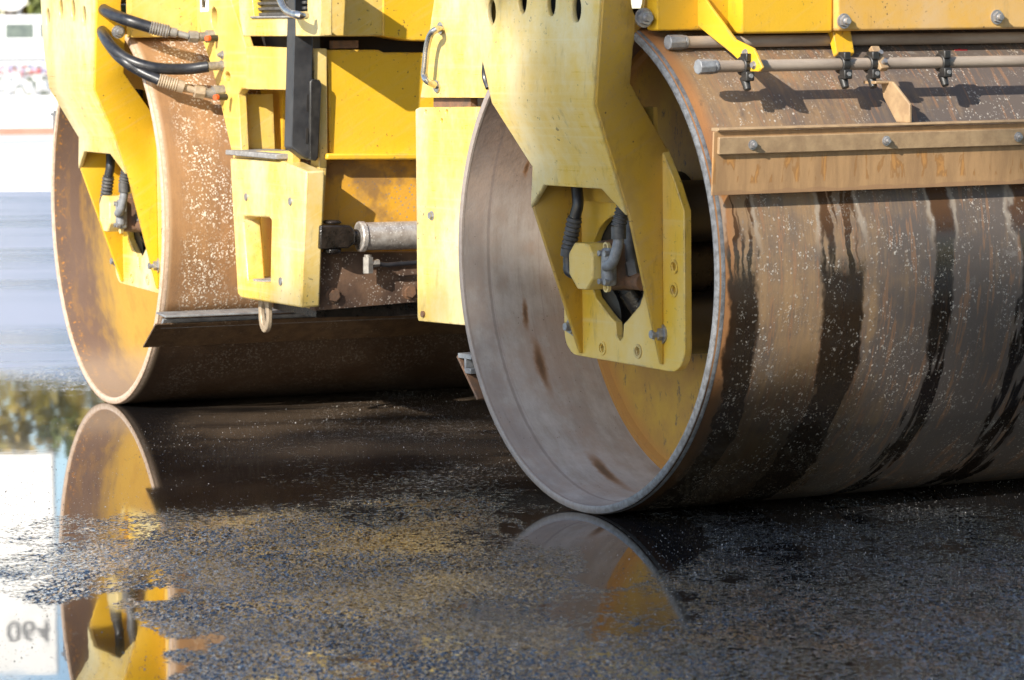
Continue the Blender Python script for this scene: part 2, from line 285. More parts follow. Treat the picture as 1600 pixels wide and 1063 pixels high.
# ------------------------------------------------------------------ mesh helpers
class MB:
    def __init__(s): s.bm = bmesh.new()
    def v(s, p): return s.bm.verts.new(Vector(p))
    def prism(s, outer, vec, holes=()):
        loops = [[Vector(p) for p in outer]] + [[Vector(p) for p in h] for h in holes]
        flat = [p for l in loops for p in l]; vec = Vector(vec)
        fr = [s.v(p) for p in flat]; bk = [s.v(p+vec) for p in flat]
        if holes:
            for vs in (fr, bk): s.fill(vs, [len(l) for l in loops])
        else:
          for a, b, c in tessellate_polygon(loops):
            for vs in ((fr[a], fr[b], fr[c]), (bk[c], bk[b], bk[a])):
                try: s.bm.faces.new(vs)
                except ValueError: pass
        i = 0
        for l in loops:
            n = len(l)
            for k in range(n):
                a, b = i+k, i+(k+1) % n
                s.bm.faces.new((fr[a], fr[b], bk[b], bk[a]))
            i += n
        return s
    def fill(s, vs, counts):
        es = []; i = 0
        for n in counts:
            es += [s.bm.edges.new((vs[i+k], vs[i+(k+1) % n])) for k in range(n)]; i += n
        bmesh.ops.triangle_fill(s.bm, use_beauty=True, use_dissolve=False, edges=es)
    def box(s, a0, a1, w0, w1, z0, z1):
        return s.prism([(a0, w0, z0), (a1, w0, z0), (a1, w0, z1), (a0, w0, z1)], (0, w1-w0, 0))
    def face(s, pts, holes=()):
        loops = [[Vector(p) for p in pts]] + [[Vector(p) for p in h] for h in holes]
        fr = [s.v(p) for l in loops for p in l]
        if not holes and len(pts) <= 4: s.bm.faces.new(fr); return s
        if holes: s.fill(fr, [len(l) for l in loops]); return s
        for a, b, c in tessellate_polygon(loops):
            try: s.bm.faces.new((fr[a], fr[b], fr[c]))
            except ValueError: pass
        return s
    def tube(s, path, r, seg=14, n=6, caps=True):
        P = [Vector(p) for p in path]
        if n > 1 and len(P) > 2:
            Q = []
            E = [P[0]*2-P[1]] + P + [P[-1]*2-P[-2]]
            for i in range(1, len(E)-2):
                p0, p1, p2, p3 = E[i-1:i+3]
                for k in range(n):
                    u = k/n
                    Q.append(.5*((2*p1)+(p2-p0)*u+(2*p0-5*p1+4*p2-p3)*u*u+(3*p1-p0-3*p2+p3)*u**3))
            Q.append(P[-1]); P = Q
        rings = []; N = None
        for i, p in enumerate(P):
            T = (P[min(i+1, len(P)-1)]-P[max(i-1, 0)]).normalized()
            if N is None: N = T.orthogonal().normalized()
            else: N = (N-T*N.dot(T)).normalized()
            B = T.cross(N); rad = r(i/(len(P)-1)) if callable(r) else r
            rings.append([s.v(p+(N*math.cos(2*math.pi*k/seg)+B*math.sin(2*math.pi*k/seg))*rad) for k in range(seg)])
        for a, b in zip(rings, rings[1:]):
            for k in range(seg): s.bm.faces.new((a[k], a[(k+1) % seg], b[(k+1) % seg], b[k]))
        if caps: s.bm.faces.new(rings[0][::-1]); s.bm.faces.new(rings[-1])
        return s
    def cyl(s, p0, p1, r0, r1=None, seg=24):
        r1 = r0 if r1 is None else r1
        return s.tube([p0, p1], lambda u: r0+(r1-r0)*u, seg, 1)
    def ribbed(s, p0, p1, r, amp=.12, k=7):
        p0, p1 = Vector(p0), Vector(p1); n = k*6
        return s.tube([p0.lerp(p1, i/n) for i in range(n+1)], lambda u: r*(1+amp*math.sin(u*k*2*math.pi)), 16, 1)
    def bolt(s, p, n, r, stud=False):
        p = Vector(p); n = Vector(n).normalized()
        s.cyl(p-n*.002, p+n*r*.28, r*1.55, seg=20)
        s.cyl(p+n*r*.27, p+n*r*1.1, r*1.22, r*1.18, 6)
        if stud: s.cyl(p+n*r*1.08, p+n*r*1.9, r*.74, r*.62, 14)
        return s
    def lathe(s, prof, seg=160, closed=False, c=(0, .65)):
        rings = [[s.v((c[0]+r*math.cos(2*math.pi*k/seg), w, c[1]+r*math.sin(2*math.pi*k/seg))) for k in range(seg)] for w, r in prof]
        rs = rings + ([rings[0]] if closed else [])
        for a, b in zip(rs, rs[1:]):
            for k in range(seg): s.bm.faces.new((a[k], a[(k+1) % seg], b[(k+1) % seg], b[k]))
        return s
    def build(s, name, mat, parent, M=None, bevel=0, solid=0, label=None, sharp=32, merge=False):
        bm = s.bm
        if merge: bmesh.ops.remove_doubles(bm, verts=bm.verts, dist=1e-5)
        bmesh.ops.recalc_face_normals(bm, faces=bm.faces)
        for f in bm.faces: f.smooth = True
        for e in bm.edges:
            if len(e.link_faces) == 2 and e.calc_face_angle(0) > R(sharp): e.smooth = False
        me = bpy.data.meshes.new(name); bm.to_mesh(me); bm.free()
        mats = mat if isinstance(mat, (list, tuple)) else [mat]
        for m in mats: me.materials.append(MAT[m] if isinstance(m, str) else m)
        o = bpy.data.objects.new(name, me); COL.objects.link(o)
        if parent: o.parent = parent
        if M is not None: o.matrix_local = M
        if solid:
            md = o.modifiers.new('thickness', 'SOLIDIFY'); md.thickness = solid; md.offset = 0
        if bevel:
            md = o.modifiers.new('bevel', 'BEVEL'); md.width = bevel; md.segments = 2; md.limit_method = 'ANGLE'; md.angle_limit = R(35)
            md.harden_normals = False
        if label: o['label'] = label
        return o

class Frame:                                    # a drum's own frame: a (along the machine), w (across), z (up)
    def __init__(s, x, y, yaw):
        s.o = Vector((x, y, 0)); s.a = Vector((math.cos(yaw), -math.sin(yaw), 0)); s.w = Vector((math.sin(yaw), math.cos(yaw), 0))
        s.z = Vector((0, 0, 1))
        s.M = Matrix(((s.a.x, s.w.x, 0, x), (s.a.y, s.w.y, 0, y), (0, 0, 1, 0), (0, 0, 0, 1)))
    def ray(s, px, py):
        d = FWD + RT*((px-800)/FPX) - UP*((py-531.5)/FPX); q = CAMP-s.o
        return Vector((q.dot(s.a), q.dot(s.w), q.z)), Vector((d.dot(s.a), d.dot(s.w), d.z))
    def at(s, px, py, a=None, w=None, z=None):
        q, d = s.ray(px, py)
        k = (a-q.x)/d.x if a is not None else (w-q.y)/d.y if w is not None else (z-q.z)/d.z
        return q+d*k
    def cyl(s, px, py, r=.65, far=False):
        q, d = s.ray(px, py); qx, qz = q.x, q.z-.65
        A = d.x**2+d.z**2; B = qx*d.x+qz*d.z; C = qx*qx+qz*qz-r*r; D = math.sqrt(max(0, B*B-A*C))
        return q+d*((-B+(D if far else -D))/A)
    def poly(s, pts, **k): return [s.at(x, y, **k) for x, y in pts]
N = Frame(0.17791, 9.86615, 1.04773)
F = Frame(-1.36238, 12.86724, 1.17313)
def SHADE_LIST():                                 # leaf clumps of the shade tree: across, up (seen from the sun), radius, leaves
    r = random.Random(4); L = []
    for k in range(620):
        u = r.uniform(-5.95, -2.4); v = r.uniform(1.7, 4.85)
        top = 4.72 if u < -5.66 else 4.86 if u < -5.0 else 4.5 if u < -4.85 else 4.08 if u < -4.5 else 4.78
        rad = r.uniform(.16, .30)
        if v+rad*.75 > top or u-rad*.8 < -5.97: continue
        if -4.85 < u < -4.5 or not (-4.85-rad*.7 < u < -4.5+rad*.7) or v+rad < 4.1: L.append((u, v, rad, 80))
    L += [(-5.35, 4.86, .10, 22), (-5.15, 4.80, .12, 30), (-5.6, 5.1, .08, 14), (-4.3, 4.95, .10, 16), (-6.35, 4.15, .13, 20), (-6.6, 4.25, .10, 14), (-6.1, 4.5, .07, 10)]
    for k in range(16): L.append((r.uniform(-5.68, -5.02), r.uniform(4.9, 5.2), r.uniform(.05, .09), 16))
    for k in range(60):
        v = r.choice((4.02, 4.10, 4.17, 4.40, 4.47, 4.72, 4.80))+r.uniform(-.03, .03); L.append((r.uniform(-7.3, -6.3), v, .07, 26))
    return L
RW = 1.70                                        # drum width
SHADE = SHADE_LIST()
STRIPES = []
for (xa, xb, yy, xc, yc, split) in ((1140, 1188, 420, 1118, 640, 0), (1284, 1348, 420, 1215, 720, 0), (1456, 1492, 400, 1388, 690, 1), (1590, 1645, 500, 1520, 700, 1)):
    p, q = N.cyl(xa, yy), N.cyl(xb, yy); mid = N.cyl((xa+xb)/2, yy); low = N.cyl(xc+(xb-xa)/2, yc)
    am = math.atan2(mid.z-.65, mid.x)*.65; al = math.atan2(low.z-.65, low.x)*.65
    k = (low.y-mid.y)/(al-am)
    STRIPES.append((mid.y-k*am, (q.y-p.y)/2, k*.6, split))
RUST = []
for (px, py, ra, rw) in ((845, 570, .085, .022), (822, 490, .05, .012), (940, 735, .045, .022), (825, 262, .03, .01)):
    p = N.cyl(px, py, .62, True); RUST.append((p.x, p.y, p.z, ra, rw))
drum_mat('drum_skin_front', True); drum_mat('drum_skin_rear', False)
inner_mat('drum_inside_front', True); inner_mat('drum_inside_rear', False)

def tag(o, label, cat=None, group=None, kind=None):
    if label: o['label'] = label
    if cat: o['category'] = cat
    if group: o['group'] = group
    if kind: o['kind'] = kind
    return o
def empty(name, loc, label, cat, group=None):
    o = bpy.data.objects.new(name, None); COL.objects.link(o); o.location = loc; o.empty_display_size = .3
    return tag(o, label, cat, group)

# ------------------------------------------------------------------ ground
t = NT('wet_asphalt'); P = t.pos(); x, y, z = t.xyz(P)[:3]
flat = t.comb(x, y, 0.0)
big = t.noise(flat, .9, 4, .6); mid = t.noise(t.scale(flat, 1.0, .45, 1), 3.0, 5, .65)
wx = t.math('ADD', x, t.math('MULTIPLY', t.math('SUBTRACT', mid, .5), .9)); wy = t.math('ADD', y, t.math('MULTIPLY', t.math('SUBTRACT', big, .5), 2.4))
pud = None
for (cx, cy, rx, ry) in ((-1.75, 11.35, .82, 2.35), (-.84, 7.72, .14, .52), (-1.20, 7.8, .27, .85), (.20, 9.45, .17, .40)):
    a = t.math('DIVIDE', t.math('SUBTRACT', wx, cx), rx); b = t.math('DIVIDE', t.math('SUBTRACT', wy, cy), ry)
    d = t.math('SQRT', t.math('ADD', t.math('MULTIPLY', a, a), t.math('MULTIPLY', b, b)))
    m = t.step(d, 1.50, .55); pud = m if pud is None else t.math('MAXIMUM', pud, m)
g1 = t.math('SUBTRACT', 1.0, t.vor(flat, 85)); g2 = t.noise(flat, 130, 2, .6); g3 = t.noise(flat, 42, 4, .62)
fine_ = t.noise(flat, 15, 4, .6)
gh = t.math('ADD', t.math('ADD', t.math('MULTIPLY', g1, .42), t.math('MULTIPLY', g2, .30)), t.math('MULTIPLY', g3, .55))
gh = t.math('ADD', gh, t.math('MULTIPLY', t.math('SUBTRACT', fine_, .5), .45))
soft = t.noise(t.scale(flat, 1, .55, 1), 1.5, 5, .62)
lvl = t.math('ADD', t.math('MULTIPLY', pud, .75), t.math('MULTIPLY', t.step(soft, .3, .75), t.math('MULTIPLY', t.math('MULTIPLY', t.step(x, -1.3, .4), .43), t.lerp(t.step(y, 8.5, 9.3), .55, 1.0))))
lvl = t.math('ADD', lvl, t.math('ADD', .34, t.math('MULTIPLY', t.math('MULTIPLY', t.step(wy, 9.5, 10.6), t.step(wx, -1.3, -.7)), .33)))
lvl = t.math('ADD', lvl, t.math('MULTIPLY', t.step(wx, -.1, .7), .15))
patch = t.step(t.noise(t.scale(flat, .8, .45, 1), 2.1, 5, .68), .50, .66)
lvl = t.math('ADD', lvl, t.math('MULTIPLY', patch, .28))
ex = t.step(t.math('SUBTRACT', gh, lvl), -.015, .05)                   # 1 where the grain stands out of the water
surf = t.math('MAXIMUM', t.math('SUBTRACT', gh, lvl), 0.0)
col = t.mix(t.step(g3, .35, .7), (.012, .012, .014), (.026, .026, .028))
mud_dapple = t.math('MULTIPLY', t.math('MULTIPLY', t.step(wy, 10.6, 11.4), t.step(wx, -1.25, -.75)), t.step(t.noise(t.scale(flat, .6, 2.2, 1), 1.6, 4, .6), .30, .52))  # muddy tan streaks that put sun dapples into the ground colour
col = t.mix(t.math('MULTIPLY', mud_dapple, .85), col, (.19, .135, .09))
chip = t.math('MULTIPLY', t.step(t.vor(flat, 60), .20, .12), t.step(t.noise(flat, 3.5, 3), .42, .6))
col = t.mix(t.math('MULTIPLY', t.math('MULTIPLY', chip, ex), .8), col, (.42, .38, .34))
col = t.mix(t.math('MULTIPLY', t.math('MULTIPLY', t.math('SUBTRACT', 1.0, ex), t.math('SUBTRACT', 1.0, mud_dapple)), .6), col, (.013, .011, .010))
bands = t.math('ADD', t.math('MULTIPLY', t.noise(t.scale(flat, .06, .5, 1), 1.0, 5, .7), .6), t.math('MULTIPLY', t.noise(t.scale(flat, .35, 2.6, 1), 1.0, 5, .7), .4))
road = t.mix(t.step(bands, .42, .58), (.40, .40, .46), (.17, .19, .27))  # sky reflection put into the road colour as bluish bands
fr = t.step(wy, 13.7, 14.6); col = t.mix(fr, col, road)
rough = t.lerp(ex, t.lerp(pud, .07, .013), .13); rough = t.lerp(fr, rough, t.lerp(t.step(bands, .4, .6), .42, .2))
rip = t.noise(t.scale(flat, 1, .5, 1), 9, 2, .5)
g4 = t.math('ADD', t.noise(t.scale(flat, 1, .38, 1), 62, 3, .65), t.math('MULTIPLY', t.noise(t.scale(flat, 1, .4, 1), 22, 2, .5), 1.2))
surf = t.math('ADD', surf, t.math('MULTIPLY', t.math('MULTIPLY', g4, ex), 1.1))
nb = t.node('ShaderNodeBump', None, Height=surf, Strength=t.lerp(fr, 1.0, .15), Distance=t.lerp(t.step(t.noise(t.scale(flat, 1, .7, 1), 2.2, 4, .6), .36, .64), .0025, .0060)).outputs[0]
nrm = t.node('ShaderNodeBump', None, Height=rip, Strength=.007, Distance=.01, Normal=nb).outputs[0]
# every stone has its own tilted wet facet
def facets(sc_, st_, kx, ky, off):
    c = t.vor(t.scale(flat, 1, st_, 1), sc_, 1.0, 1); cx_, cy_, cz_ = t.xyz(c)[:3]
    return t.comb(t.math('MULTIPLY', t.math('SUBTRACT', cx_, .5), kx), t.math('MULTIPLY', t.math('SUBTRACT', cy_, off), ky), 0.0), cz_
fA, rA = facets(180, .36, .70, .90, .72); fB, rB = facets(75, .34, .20, .26, .60)
VM_ = lambda op, a, b=None: (lambda n: (t.set(n.inputs[0], a), b is not None and t.set(n.inputs[1], b), n.outputs[0])[2])(t.node('ShaderNodeVectorMath', {'operation': op}))
amp = t.math('MULTIPLY', t.math('MULTIPLY', ex, t.math('SUBTRACT', 1.0, fr)), t.lerp(t.step(t.noise(t.scale(flat, 1, .8, 1), 2.6, 4, .6), .32, .6), .30, .92))
sc3 = t.node('ShaderNodeVectorMath', {'operation': 'SCALE'}); t.set(sc3.inputs[0], VM_('ADD', fA, fB)); t.set(sc3.inputs[3], amp)
nrm = VM_('NORMALIZE', VM_('ADD', nrm, sc3.outputs[0]))
col = t.mix(t.math('MULTIPLY', t.math('MULTIPLY', t.step(rA, .55, 1.0), ex), t.math('MULTIPLY', t.math('SUBTRACT', 1.0, fr), .5)), col, (.13, .125, .12))
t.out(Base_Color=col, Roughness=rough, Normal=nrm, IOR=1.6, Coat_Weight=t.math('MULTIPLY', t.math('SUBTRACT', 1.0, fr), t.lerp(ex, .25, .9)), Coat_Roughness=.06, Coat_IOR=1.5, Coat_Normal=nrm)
MAT['wet_asphalt'] = t.m
m = MB(); m.face([(-400, -80, 0), (400, -80, 0), (400, 900, 0), (-400, 900, 0)])
tag(m.build('ground', 'wet_asphalt', None), 'wet dark asphalt with shallow puddles under the road roller', None, None, 'structure')
simple('pale_paving', (.78, .75, .70), (.70, .66, .61), .75, 0, 1.2, .1)
# loose grit lying on the asphalt
simple('grit_grey', (.09, .09, .092), (.05, .05, .055), .3, 0, 30, .1); simple('grit_pale', (.34, .32, .30), (.22, .21, .20), .4, 0, 30, .1)
rg_ = random.Random(21); gv, gf, gm = [], [], []
for k in range(30000):
    d = 7.0+rg_.random()**1.3*7.0; X_ = rg_.uniform(-.140, .140)*d
    q = math.sin(X_*2.3+1.7*math.sin(d*1.1))+math.sin(d*2.9+X_*1.3)+.6*math.sin(X_*5.1-d*2.2)
    if q < rg_.uniform(-1.6, 1.7): continue
    r_ = rg_.uniform(.0006, .0013)*(1.8 if rg_.random() < .05 else 1); i0 = len(gv); ph = rg_.uniform(0, 6.28)
    for j in range(5):
        rr_ = r_*rg_.uniform(.75, 1.3); gv.append((X_+rr_*math.cos(ph+j*1.257), d+rr_*math.sin(ph+j*1.257), -.0002))
    for j in range(3):
        rr_ = r_*rg_.uniform(.3, .7); gv.append((X_+rr_*math.cos(ph+j*2.09), d+rr_*math.sin(ph+j*2.09), r_*rg_.uniform(.6, 1.1)))
    t0, t1, t2 = i0+5, i0+6, i0+7
    fs = [(t0, t1, t2), (i0, i0+1, t0), (i0+1, t1, t0), (i0+1, i0+2, t1), (i0+2, i0+3, t1), (i0+3, t2, t1), (i0+3, i0+4, t2), (i0+4, t0, t2), (i0+4, i0, t0)]
    gf += fs; gm += [1 if rg_.random() < .38 else 0]*len(fs)
me = bpy.data.meshes.new('grit'); me.from_pydata(gv, [], gf); me.materials.append(MAT['grit_grey']); me.materials.append(MAT['grit_pale'])
me.polygons.foreach_set('material_index', gm); me.update()
go = bpy.data.objects.new('grit', me); COL.objects.link(go); tag(go, 'fine loose grit scattered over the wet asphalt', 'grit', None, 'stuff')
m = MB(); m.box(-60, 60, 29.5, 44, -.05, .012)
tag(m.build('pavement', 'pale_paving', None), 'pale sunlit paving beyond the road', None, None, 'structure')

# ------------------------------------------------------------------ the roller
C0 = (N.o+F.o)/2 + Vector((.6, .6, 0)); C0.z = 0
root = empty('road_roller', C0, 'yellow tandem road roller with two wet steel drums standing on wet asphalt', 'road roller')
INV = Matrix.Translation(-C0)
def part(mb, name, mat, fr, **k): return mb.build(name, mat, root, INV @ fr.M, **k)
ID = Matrix.Identity(4)
def sub(mb, name, mat, par, **k): return mb.build(name, mat, par, ID, **k)

def drum(fr, skin, inside, rim):
    m = MB(); m.lathe([(.004, .65), (RW/4, .65), (RW/2, .65), (RW*.75, .65), (RW-.004, .65)], 200)
    d = part(m, 'drum', skin, fr)
    m = MB(); m.lathe([(.385, .618), (.12, .618), (.075, .624), (.008, .628)], 200); sub(m, 'drum_inside', inside, d)
    m = MB(); m.lathe([(RW-.385, .618), (RW-.008, .624)], 120); sub(m, 'drum_inside', inside, d)
    for w0, s in ((0, 1), (RW, -1)):
        m = MB(); m.lathe([(w0+s*.008, .6275), (w0+s*.002, .6285), (w0, .632), (w0, .642), (w0+s*.003, .648), (w0+s*.012, .6512), (w0+s*.02, .6505)], 200); sub(m, 'drum_rim', rim, d)
    for w0, s in ((.385, 1), (RW-.385, -1)):
        m = MB(); m.lathe([(w0-s*.012, .6185), (w0-s*.014, .600), (w0, .592), (w0, .05)], 160); sub(m, 'drum_web', 'web_yellow', d)
    return d
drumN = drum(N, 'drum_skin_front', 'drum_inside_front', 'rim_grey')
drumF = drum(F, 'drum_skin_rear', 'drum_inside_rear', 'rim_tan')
tag(drumN, 'front drum with black water runs down its rusty skin'); tag(drumF, 'rear drum speckled with pale splashes')

def oval(a, z, ra, rz, n=18, w=-.1):
    return [(a+ra*math.cos(2*math.pi*k/n), w, z+rz*math.sin(2*math.pi*k/n)) for k in range(n)]

def yoke(fr, matf, mats, matp):
    # outer sheet of the fork leg, with the two side sheets that taper into the drum
    m = MB()
    m.face([(-.37, -.1, 1.60), (-.345, -.1, 1.34), (-.325, -.1, 1.20), (-.265, -.1, 1.06), (.245, -.1, 1.06), (.285, -.1, 1.34), (.30, -.1, 1.60)],
           [oval(-.26, 1.295, .022, .033), oval(-.10, 1.325, .022, .036), (oval(.045, 1.318, .022, .036)), oval(.17, 1.300, .022, .034)])
    m.face([(-.265, -.1, 1.06), (-.195, -.02, .893), (.2, -.02, .905), (.245, -.1, 1.06)])
    m.face([(-.195, -.02, .893), (-.205, -.02, .783), (-.135, -.02, .845), (.135, -.01, .845), (.205, .02, .778), (.2, -.02, .905)])
    leg = part(m, 'yoke_leg', matf, fr, solid=.016, bevel=.004, merge=True)
    m = MB()
    m.face([(.30, -.1, 1.60), (.285, -.1, 1.34), (.245, -.1, 1.06), (.2, -.02, .905), (.205, .02, .778), (.2, .115, .395), (.2, .122, .395), (.2, .122, .80), (.2, .145, .82), (.2, .145, .93),
            (.245, .0, 1.113), (.26, .0, 1.205), (.262, .012, 1.245), (.267, .03, 1.257), (.27, .13, 1.257), (.30, .13, 1.60)],
           [[(.275, .005+.02*math.cos(k*math.pi/8), 1.33+.05*math.sin(k*math.pi/8)) for k in range(16)]])
    sub(m, 'side_plate', mats, leg, solid=.012, bevel=.003)
    m = MB()
    m.face([(-.37, -.1, 1.60), (-.345, -.1, 1.34), (-.265, -.1, 1.06), (-.195, -.02, .893), (-.205, -.02, .783), (-.2, .115, .395), (-.2, .122, .395), (-.2, .145, .93),
            (-.26, .0, 1.113), (-.3, .0, 1.205), (-.3, .13, 1.257), (-.37, .13, 1.60)])
    sub(m, 'side_plate', mats, leg, solid=.012, bevel=.003)
    m = MB(); m.box(-.30, .24, -.045, -.03, 1.22, 1.58); sub(m, 'hole_shade', 'dark_void', leg)  # dark sheet added so the holes look shaded inside
    m = MB(); m.box(-.2, .2, .10, .112, .80, 1.05); sub(m, 'back_plate', mats, leg)
    # mounting plate with its keyhole opening
    hole = [(-.015+.135*math.cos(R(b)), .122, .625+.14*math.sin(R(b))) for b in range(-38, 219, 12)]
    hole += [(-.05, .122, .498), (-.028, .122, .488), (-.024, .122, .452), (-.008, .122, .440), (.008, .122, .452), (.012, .122, .486), (.035, .122, .50)]
    sm = []
    for (px, py) in ((941, 544), (997, 549), (1053, 417), (1053, 453)):
        q = N.at(px, py, w=.122); sm.append(q)
    m = MB()
    rc_ = [(-.225-.065*math.cos(R(g)), .122, .452-.065*math.sin(R(g))) for g in range(0, 91, 15)] + [(.240+.066*math.sin(R(g)), .122, .444-.066*math.cos(R(g))) for g in range(0, 91, 15)]
    m.prism([(-.29, .122, .80)] + rc_ + [(.306, .122, .79), (.265, .122, .86), (.2, .122, .945), (-.2, .122, .945)],
            (0, .022, 0), [hole] + [[(q.x+.011*math.cos(k*math.pi/6), .122, q.z+.011*math.sin(k*math.pi/6)) for k in range(12)] for q in sm])
    pl = part(m, 'mounting_plate', matp, fr, bevel=.003)
    for q in sm:
        m = MB(); m.lathe([(.123, .0125), (.119, .0125), (.119, .019), (.123, .0195)], 20, c=(q.x, q.z)); sub(m, 'bushing', matp, pl)
    for (px, py) in ((1032, 522), (897, 510)):
        q = N.at(px, py, w=.118); m = MB(); m.bolt((q.x, .121, q.z), (0, -1, 0), .017, True); sub(m, 'bolt', 'zinc_steel', pl)
    for (px, py) in ((1086, 330), (1087, 505)):
        q = N.at(px, py, w=.27)
        for s in (1, -1):
            m = MB(); m.tube([(s*q.x, .145, q.z), (s*q.x, .17, q.z), (s*q.x, .27, q.z), (s*q.x, .35, q.z), (s*q.x, .384, q.z)], lambda u: .092-.012*math.sin(u*math.pi), 28, 4)
            part(m, 'rubber_mount', 'rubber_mount', fr)
    m = MB(); m.cyl((0, .16, .625), (0, .38, .625), .11, .13, 36); m.cyl((0, .15, .57), (.03, .19, .49), .03, .03)
    part(m, 'gearbox', 'oily_black', fr)
    # hydraulic motor
    m = MB(); oc = [(.060*sx, 0.0, .64+.060*sz) for sx, sz in ((-.48, 1), (.62, 1), (1, .55), (1, -.5), (.52, -1), (-.3, -1), (-1, -.38), (-1, .5))]
    m.prism(oc, (0, .055, 0)); mo = part(m, 'hydraulic_motor', matp, fr, bevel=.005)
    m = MB(); m.box(.0, .085, .045, .10, .585, .70); m.cyl((.0, .055, .64), (.0, .15, .64), .062, .07, 28); sub(m, 'motor_casting', 'rusty_cast', mo, bevel=.006)
    for sz in (.692, .588):
        m = MB(); m.lathe([(.040, .012), (.030, .013), (.030, .008), (.036, .006)], 14, c=(.075, sz)); sub(m, 'socket_screw', 'yellow_lit', mo)
    m = MB(); m.tube([(.088, .03, .685), (.088, .03, .60)], .017, 14, 1); m.box(.062, .10, .022, .05, .592, .690); fl = sub(m, 'hose_flange', 'cast_grey', mo, bevel=.008)
    for da, dz in ((.07, .676), (.098, .676), (.07, .604), (.098, .604)):
        m = MB(); m.cyl((da, .024, dz), (da, .012, dz), .0075, seg=12); sub(m, 'flange_screw', 'zinc_steel', mo)
    h = MB(); e0 = Vector((.10, .018, .645)); h.tube([e0+Vector((-.012, .01, -.002)), e0, e0+Vector((.03, .0, .012)), e0+Vector((.045, .005, .05)), e0+Vector((.047, .008, .075))], .014, 14)
    el = part(h, 'hose_elbow', 'cast_grey', fr)
    top = e0+Vector((.047, .008, .075)); t2 = top+Vector((.012, .01, .085))
    m = MB(); m.cyl(top-Vector((0, 0, .004)), top+Vector((0, 0, .028)), .019); m.ribbed(top+Vector((0, 0, .028)), t2, .0185, .10, 6)
    hz = part(m, 'hydraulic_hose', 'dusty_rubber', fr)
    m = MB(); m.tube([t2, t2+Vector((.003, .012, .05)), t2+Vector((-.01, .03, .13)), t2+Vector((-.02, .05, .25))], .0145, 14); sub(m, 'hose_line', 'black_rubber', hz)
    p0 = N.at(890, 425, w=.045); p1 = N.at(888, 400, w=.045); p2 = N.at(889, 388, w=.045); p3 = N.at(898, 340, w=.05); p4 = N.at(903, 318, w=.055); p5 = N.at(901, 285, w=.06); p6 = p5+Vector((0, 0, .15))
    m = MB(); m.ribbed(p2, p3, .0195, .09, 7); m.cyl(p1, p2, .021, .021)
    h2 = part(m, 'hydraulic_hose', 'dusty_rubber', fr)
    m = MB(); m.tube([p3, p4, p5, p6], .0155, 14); m.tube([p1, p1+Vector((0, 0, -.02)), p0, p0+Vector((.03, .02, -.01))], .014, 14); sub(m, 'hose_line', 'black_rubber', h2)
    b0 = N.at(985, 380, w=.10); b1 = N.at(988, 410, w=.10); b2 = N.at(992, 432, w=.10)
    m = MB(); m.tube([b0+Vector((-.02, .02, .06)), b0, b1, b2], .017, 14); m.cyl(b1, b2, .022, .022, 6); part(m, 'hose_fitting', 'dusty_rubber', fr)
    q = N.at(996, 440, w=.10); m = MB(); m.cyl((q.x-.05, .10, q.z), (q.x+.03, .10, q.z), .022, .022, 20); part(m, 'pipe_stub', 'rusty_cast', fr)
yoke(N, 'yellow_lit', 'yellow_worn', 'yellow_paint')
yoke(F, 'yellow_lit', 'yellow_deep', 'yellow_lit')

# ---- front body above the front drum
m = MB(); m.box(.285, .335, .03, .30, 1.243, 1.56); b = part(m, 'body_panel', 'yellow_deep', N, bevel=.004)
q = N.at(994, 28, a=.27); m = MB(); m.bolt((.305, q.y, q.z), (1, 0, 0), .016, True)
# bolt on the cheek of the yoke
sub(m, 'bolt', 'zinc_steel', b)
s0 = N.at(1160, 55, a=.40).y; s1 = N.at(1310, 50, a=.42).y
m = MB(); m.box(.33, .40, s0, s1-.003, 1.233, 1.56); part(m, 'body_panel', 'yellow_deep', N, bevel=.006)
m = MB(); m.box(.34, .42, s1, 1.66, 1.237, 1.56); b = part(m, 'body_panel', 'tan_dusty_panel', N, bevel=.006, label='dusty tan stained body panel')
for px, py in ((1310, 33), (1549, 27)):
    q = N.at(px+8, py, a=.42); m = MB(); m.bolt((.42, q.y, q.z), (1, 0, 0), .0125, True); sub(m, 'bolt', 'zinc_steel', b)
m = MB(); m.box(-.62, .28, .14, 1.56, 1.34, 1.56); part(m, 'chassis', 'yellow_deep', N)
m = MB(); m.box(-.9, .33, -.02, 1.72, 1.56, 1.66); part(m, 'hood', 'yellow_lit', N, bevel=.03)

# ---- spray bars over the front drum
def bar(fr, a, z, w0, w1, r):
    m = MB(); m.cyl((a, w0+.03, z), (a, w1, z), r, r, 22); o = part(m, 'spray_bar', 'dusty_pipe', fr)
    m = MB(); m.cyl((a, w0, z), (a, w0+.045, z), r*1.28, r*1.28, 8); m.cyl((a, w0+.045, z), (a, w0+.055, z), r*1.15, r*1.15, 16); sub(m, 'end_cap', 'cast_grey', o, bevel=.002)
    return o
W1 = N.at(1090, 107, a=.55).y
b1 = bar(N, .55, 1.155, W1, 1.68, .0150)
b2 = bar(N, .36, 1.214, N.at(1043, 67, a=.36).y, 1.68, .0150)
def clampw(px): return N.at(px, 101, a=.55).y
for px in (1163, 1316, 1360, 1472):
    w = clampw(px); m = MB()
    m.lathe([(w-.011, .0155), (w-.011, .024), (w+.011, .024), (w+.011, .0155)], 20, closed=True, c=(.55, 1.155))
    m.box(.553, .578, w-.012, w+.012, 1.118, 1.142); m.cyl((.55, w, 1.128), (.565, w, 1.095), .013, .009, 14)
    m.box(.545, .575, w-.010, w+.010, 1.165, 1.186)
    c = sub(m, 'spray_nozzle', 'black_plastic', b1, bevel=.003)
    m = MB(); m.cyl((.578, w, 1.131), (.582, w, 1.131), .0055, .0055, 12); sub(m, 'nozzle_screw', 'zinc_steel', b1)
